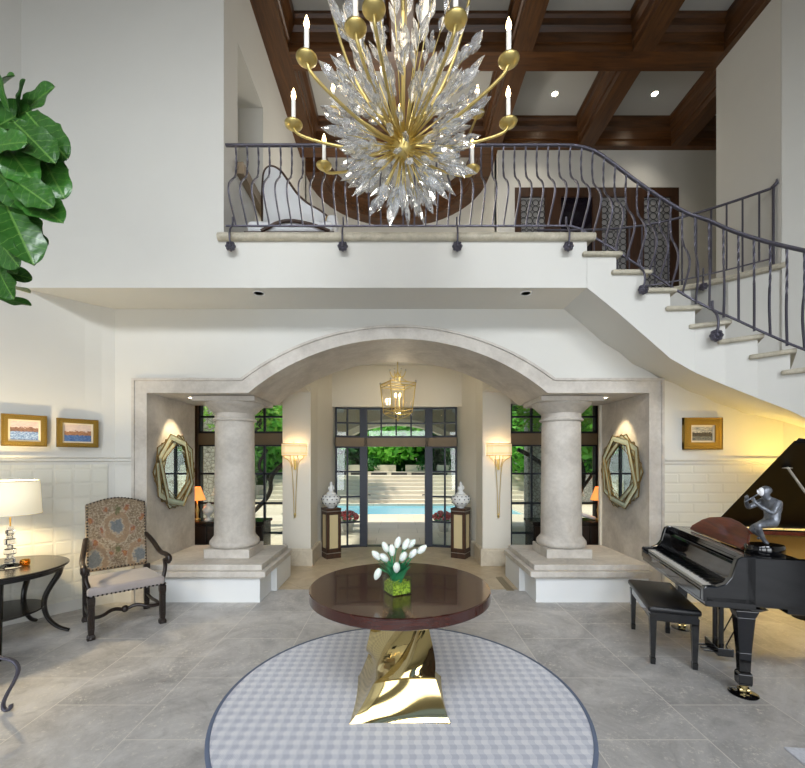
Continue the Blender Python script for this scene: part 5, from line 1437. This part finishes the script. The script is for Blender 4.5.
tree((-6.6, 17.8, .5), 2.4, 3.0, 2.3, 3600, fo1, 'broad leafy tree seen through the left side window', .19)
tree((0.6, 26, .98), 4.5, 5.5, 5.0, 3500, fo2, 'tall dark tree rising behind the garden', .42)
tree((-9, 25, .98), 4.5, 5.5, 5.0, 3500, fo2, 'tall dark tree at the far left of the garden', .42)
tree((10, 25, .98), 4.5, 5.5, 5.0, 3500, fo2, 'tall dark tree at the far right of the garden', .42)
tr1 = [([(0, 0, 0), (.1, 0, .5), (-.15, 0, 1.0), (-.2, 0, 1.5), (.1, 0, 2.0), (.3, 0, 2.8)], .06), ([(.05, 0, .45), (.5, 0, .9), (.45, 0, 1.3), (.9, 0, 1.7), (1.3, 0, 1.9)], .05), ([(.45, 0, 1.2), (.15, 0, 1.5), (.4, 0, 1.9)], .035), ([(-.15, 0, 1.0), (-.5, 0, 1.5), (-.6, 0, 2.2)], .035)]
tree((-3.35, 9.3, -.01), 3.0, 1.0, 1.0, 1500, fo3, 'twisting bare-trunked patio tree outside the left window', .07, tr1)
tr2 = [([(a[0] * -1, a[1], a[2]) for a in p], r_) for p, r_ in tr1]
tree((4.0, 9.3, -.01), 3.0, 1.0, 1.0, 1500, fo3, 'twisting bare-trunked patio tree outside the right window', .07, tr2)
hd = thing('hedge', 'tall dense green hedge closing the garden behind the trees', 'hedge', (0, 24, .98))
rr = random.Random(5); mb = MB()
for i in range(9000):
    p = V((rr.uniform(-15, 15), rr.uniform(-.9, .9), rr.uniform(0, 4.6))); a = V((rr.gauss(0, 1), rr.gauss(0, .5), rr.gauss(0, 1))).normalized(); b = a.cross(V((.2, -1, .3))).normalized(); l = rr.uniform(.18, .34)
    mb.face([p - a * l, p - b * l * .6, p + a * l, p + b * l * .6])
mb.build('foliage', fo2, hd)
def shrub(loc, r, h, lab, mat=fo2, name='shrub'):
    t = thing(name, lab, 'shrub', loc); rr = random.Random(int(loc[0] * 11 + 5)); mb = MB()
    for i in range(900):
        d = V((rr.gauss(0, 1), rr.gauss(0, 1), abs(rr.gauss(0, 1)))).normalized(); p = V((d.x * r, d.y * r, d.z * h)) * rr.uniform(.5, 1)
        a = V((rr.gauss(0, 1), rr.gauss(0, 1), rr.gauss(0, 1))).normalized(); b = a.cross(d + V((.1, .2, .1))).normalized(); l = .06
        mb.face([p - a * l, p - b * l * .5, p + a * l, p + b * l * .5])
    mb.build('foliage', mat, t)
for x, l_ in ((-2.6, 'green shrub in the planter left of the steps'), (-1.2, 'green shrub in the planter left of the middle'), (1.2, 'green shrub in the planter right of the middle'), (2.6, 'green shrub in the planter right of the steps')):
    shrub((x, 19.2, 1.2), .5, .7, l_)
shrub((4.6, 12.2, 0), .7, .7, 'low shrub on the patio outside the right window', fo1); shrub((-5.0, 12.2, 0), .7, .7, 'low shrub on the patio outside the left window', fo1)
for s, side in ((-1, 'left'), (1, 'right')):
    x = -1.17 if s < 0 else 1.06
    p = thing('flower_pot', 'white pot of red flowers on the patio outside the %s sidelight' % side, 'potted plant', (x, 9.6, -.01))
    MB().lathe([(0, 0), (.10, 0), (.15, .20), (.17, .26), (.15, .27), (.13, .24), (0, .22)], n=24).build('pot', mk('white pot', (216, 212, 204), .6), p, smooth=True)
    rr = random.Random(s + 3); mb = MB(); ml = MB()
    for i in range(70):
        d = V((rr.gauss(0, 1), rr.gauss(0, 1), abs(rr.gauss(0, .8)))).normalized(); c = V((d.x * .24, d.y * .2, .30 + d.z * .16)) 
        mb.ball(c, .034, 6, 4)
        c2 = c * .9 + V((0, 0, .0)); a = V((rr.gauss(0, 1), rr.gauss(0, 1), rr.gauss(0, 1))).normalized(); b = a.cross(d).normalized()
        ml.face([c2 - a * .06, c2 - b * .04, c2 + a * .06, c2 + b * .04])
    f_ = mb.build('blooms', cushion_red, p); f_['kind'] = 'stuff'
    ml.tube([(0, 0, .2), (0, 0, .4)], .02, 6); ml.build('leaves', fo2, p)

# ------------------------------------------------------------ light
W = bpy.data.worlds.new('world'); bpy.context.scene.world = W; W.use_nodes = True; nt = W.node_tree
sky = nt.nodes.new('ShaderNodeTexSky'); sky.sky_type = 'NISHITA'; sky.sun_disc = False; sky.sun_elevation = R(48); sky.sun_rotation = R(270); sky.air_density = 1; sky.dust_density = 1.5
nt.links.new(sky.outputs[0], nt.nodes['Background'].inputs[0]); nt.nodes['Background'].inputs[1].default_value = .25
def light(name, typ, loc, energy, color=(1, 1, 1), rot=(0, 0, 0), **kw):
    d = bpy.data.lights.new(name, typ); d.energy = energy; d.color = color
    for k, v in kw.items(): setattr(d, k, v)
    o = bpy.data.objects.new(name, d); C.objects.link(o); o.location = loc; o.rotation_euler = rot; return o
def aim(o, p): o.rotation_euler = (V(p) - o.location).to_track_quat('-Z', 'Y').to_euler()
sun = light('sun', 'SUN', (0, 10, 20), 7.5, (1, .95, .86), angle=R(1.5)); aim(sun, V((0, 10, 20)) + V((.62, .12, -1)))
day = (.93, .965, 1.0)
for (a, b) in wins:
    o = light('window_daylight', 'AREA', ((a + b) / 2, RY + .05, 6.6), 30 * (b - a), day, shape='RECTANGLE', size=(b - a) * .95, size_y=1.2, spread=R(80)); aim(o, ((a + b) / 2 * .8, 4.0, 2.0))
    o = light('window_daylight', 'AREA', ((a + b) / 2, RY + .05, 1.6), 33 * (b - a), day, shape='RECTANGLE', size=(b - a) * .95, size_y=2.8, spread=R(130)); aim(o, ((a + b) / 2, 4.0, 1.0))
warm = (1, .80, .52); warm2 = (1, .70, .34)
light('table_lamp_bulb', 'POINT', (-3.53, 3.75, 1.30), 75, (1, .78, .44), shadow_soft_size=.05)
light('floor_lamp_bulb', 'POINT', (4.28, 4.30, 1.30), 58, (1, .68, .16), shadow_soft_size=.05)
for s in (-1, 1):
    light('sconce_bulb', 'POINT', (CX * .6 + s * 1.58, 6.30, 1.82), 4, warm, shadow_soft_size=.05)
    light('small_lamp_bulb', 'POINT', (s * 3.06, 6.28, 1.14), 2.0, warm2, shadow_soft_size=.03)
    o = light('downlight_beam', 'SPOT', (s * 2.60, 5.24, 2.41), 60, (1, .80, .48), spot_size=R(66), spot_blend=.6, shadow_soft_size=.03); aim(o, (s * 2.92, 5.34, 1.55))
light('lantern_bulb', 'POINT', LN + V((0, 0, .40)), 26, (1, .86, .64), shadow_soft_size=.06)
light('chandelier_bulbs', 'POINT', CC + V((0, 0, .95)), 9, (1, .88, .70), shadow_soft_size=.3)
for x in (2.36, 4.26):
    o = light('gallery_downlight', 'SPOT', (x, 6.74, 7.6), 60, (1, .9, .75), spot_size=R(90), spot_blend=.7, shadow_soft_size=.05); aim(o, (x, 6.74, 0))
o = light('gallery_fill', 'POINT', (0, 6.6, 5.6), 120, (1, .93, .82), shadow_soft_size=.3)  # added fill in mid-air with no fixture, brightens the gallery ceiling
cnt = {}
for o in bpy.data.objects:
    if o.parent is None and 'category' in o: cnt.setdefault(o.name.split('.')[0], []).append(o)
GR = dict(wall_mirror='star-shaped mirrors in the arched passage', stone_column='limestone columns under the arch', stone_platform='limestone platforms under the columns', framed_painting='gilt-framed paintings on the walls', recessed_downlight='recessed downlights',
          pedestal_console='pedestals beside the garden doors', pierced_jar='pierced jars on the pedestals', wall_sconce='sconces on the vestibule piers', sideboard='sideboards behind the columns', small_lamp='orange lamps behind the columns',
          garden_tree='trees in the garden', shrub='shrubs in the garden', flower_pot='flower pots on the patio')
for k, v_ in cnt.items():
    if len(v_) > 1:
        for o in v_:
            if 'group' not in o: o['group'] = GR.get(k, k.replace('_', ' ') + 's')
vs = bpy.context.scene.view_settings; vs.view_transform = 'Standard'; vs.look = 'None'; vs.gamma = 1; vs.exposure = -0.54; vs.use_curve_mapping = False
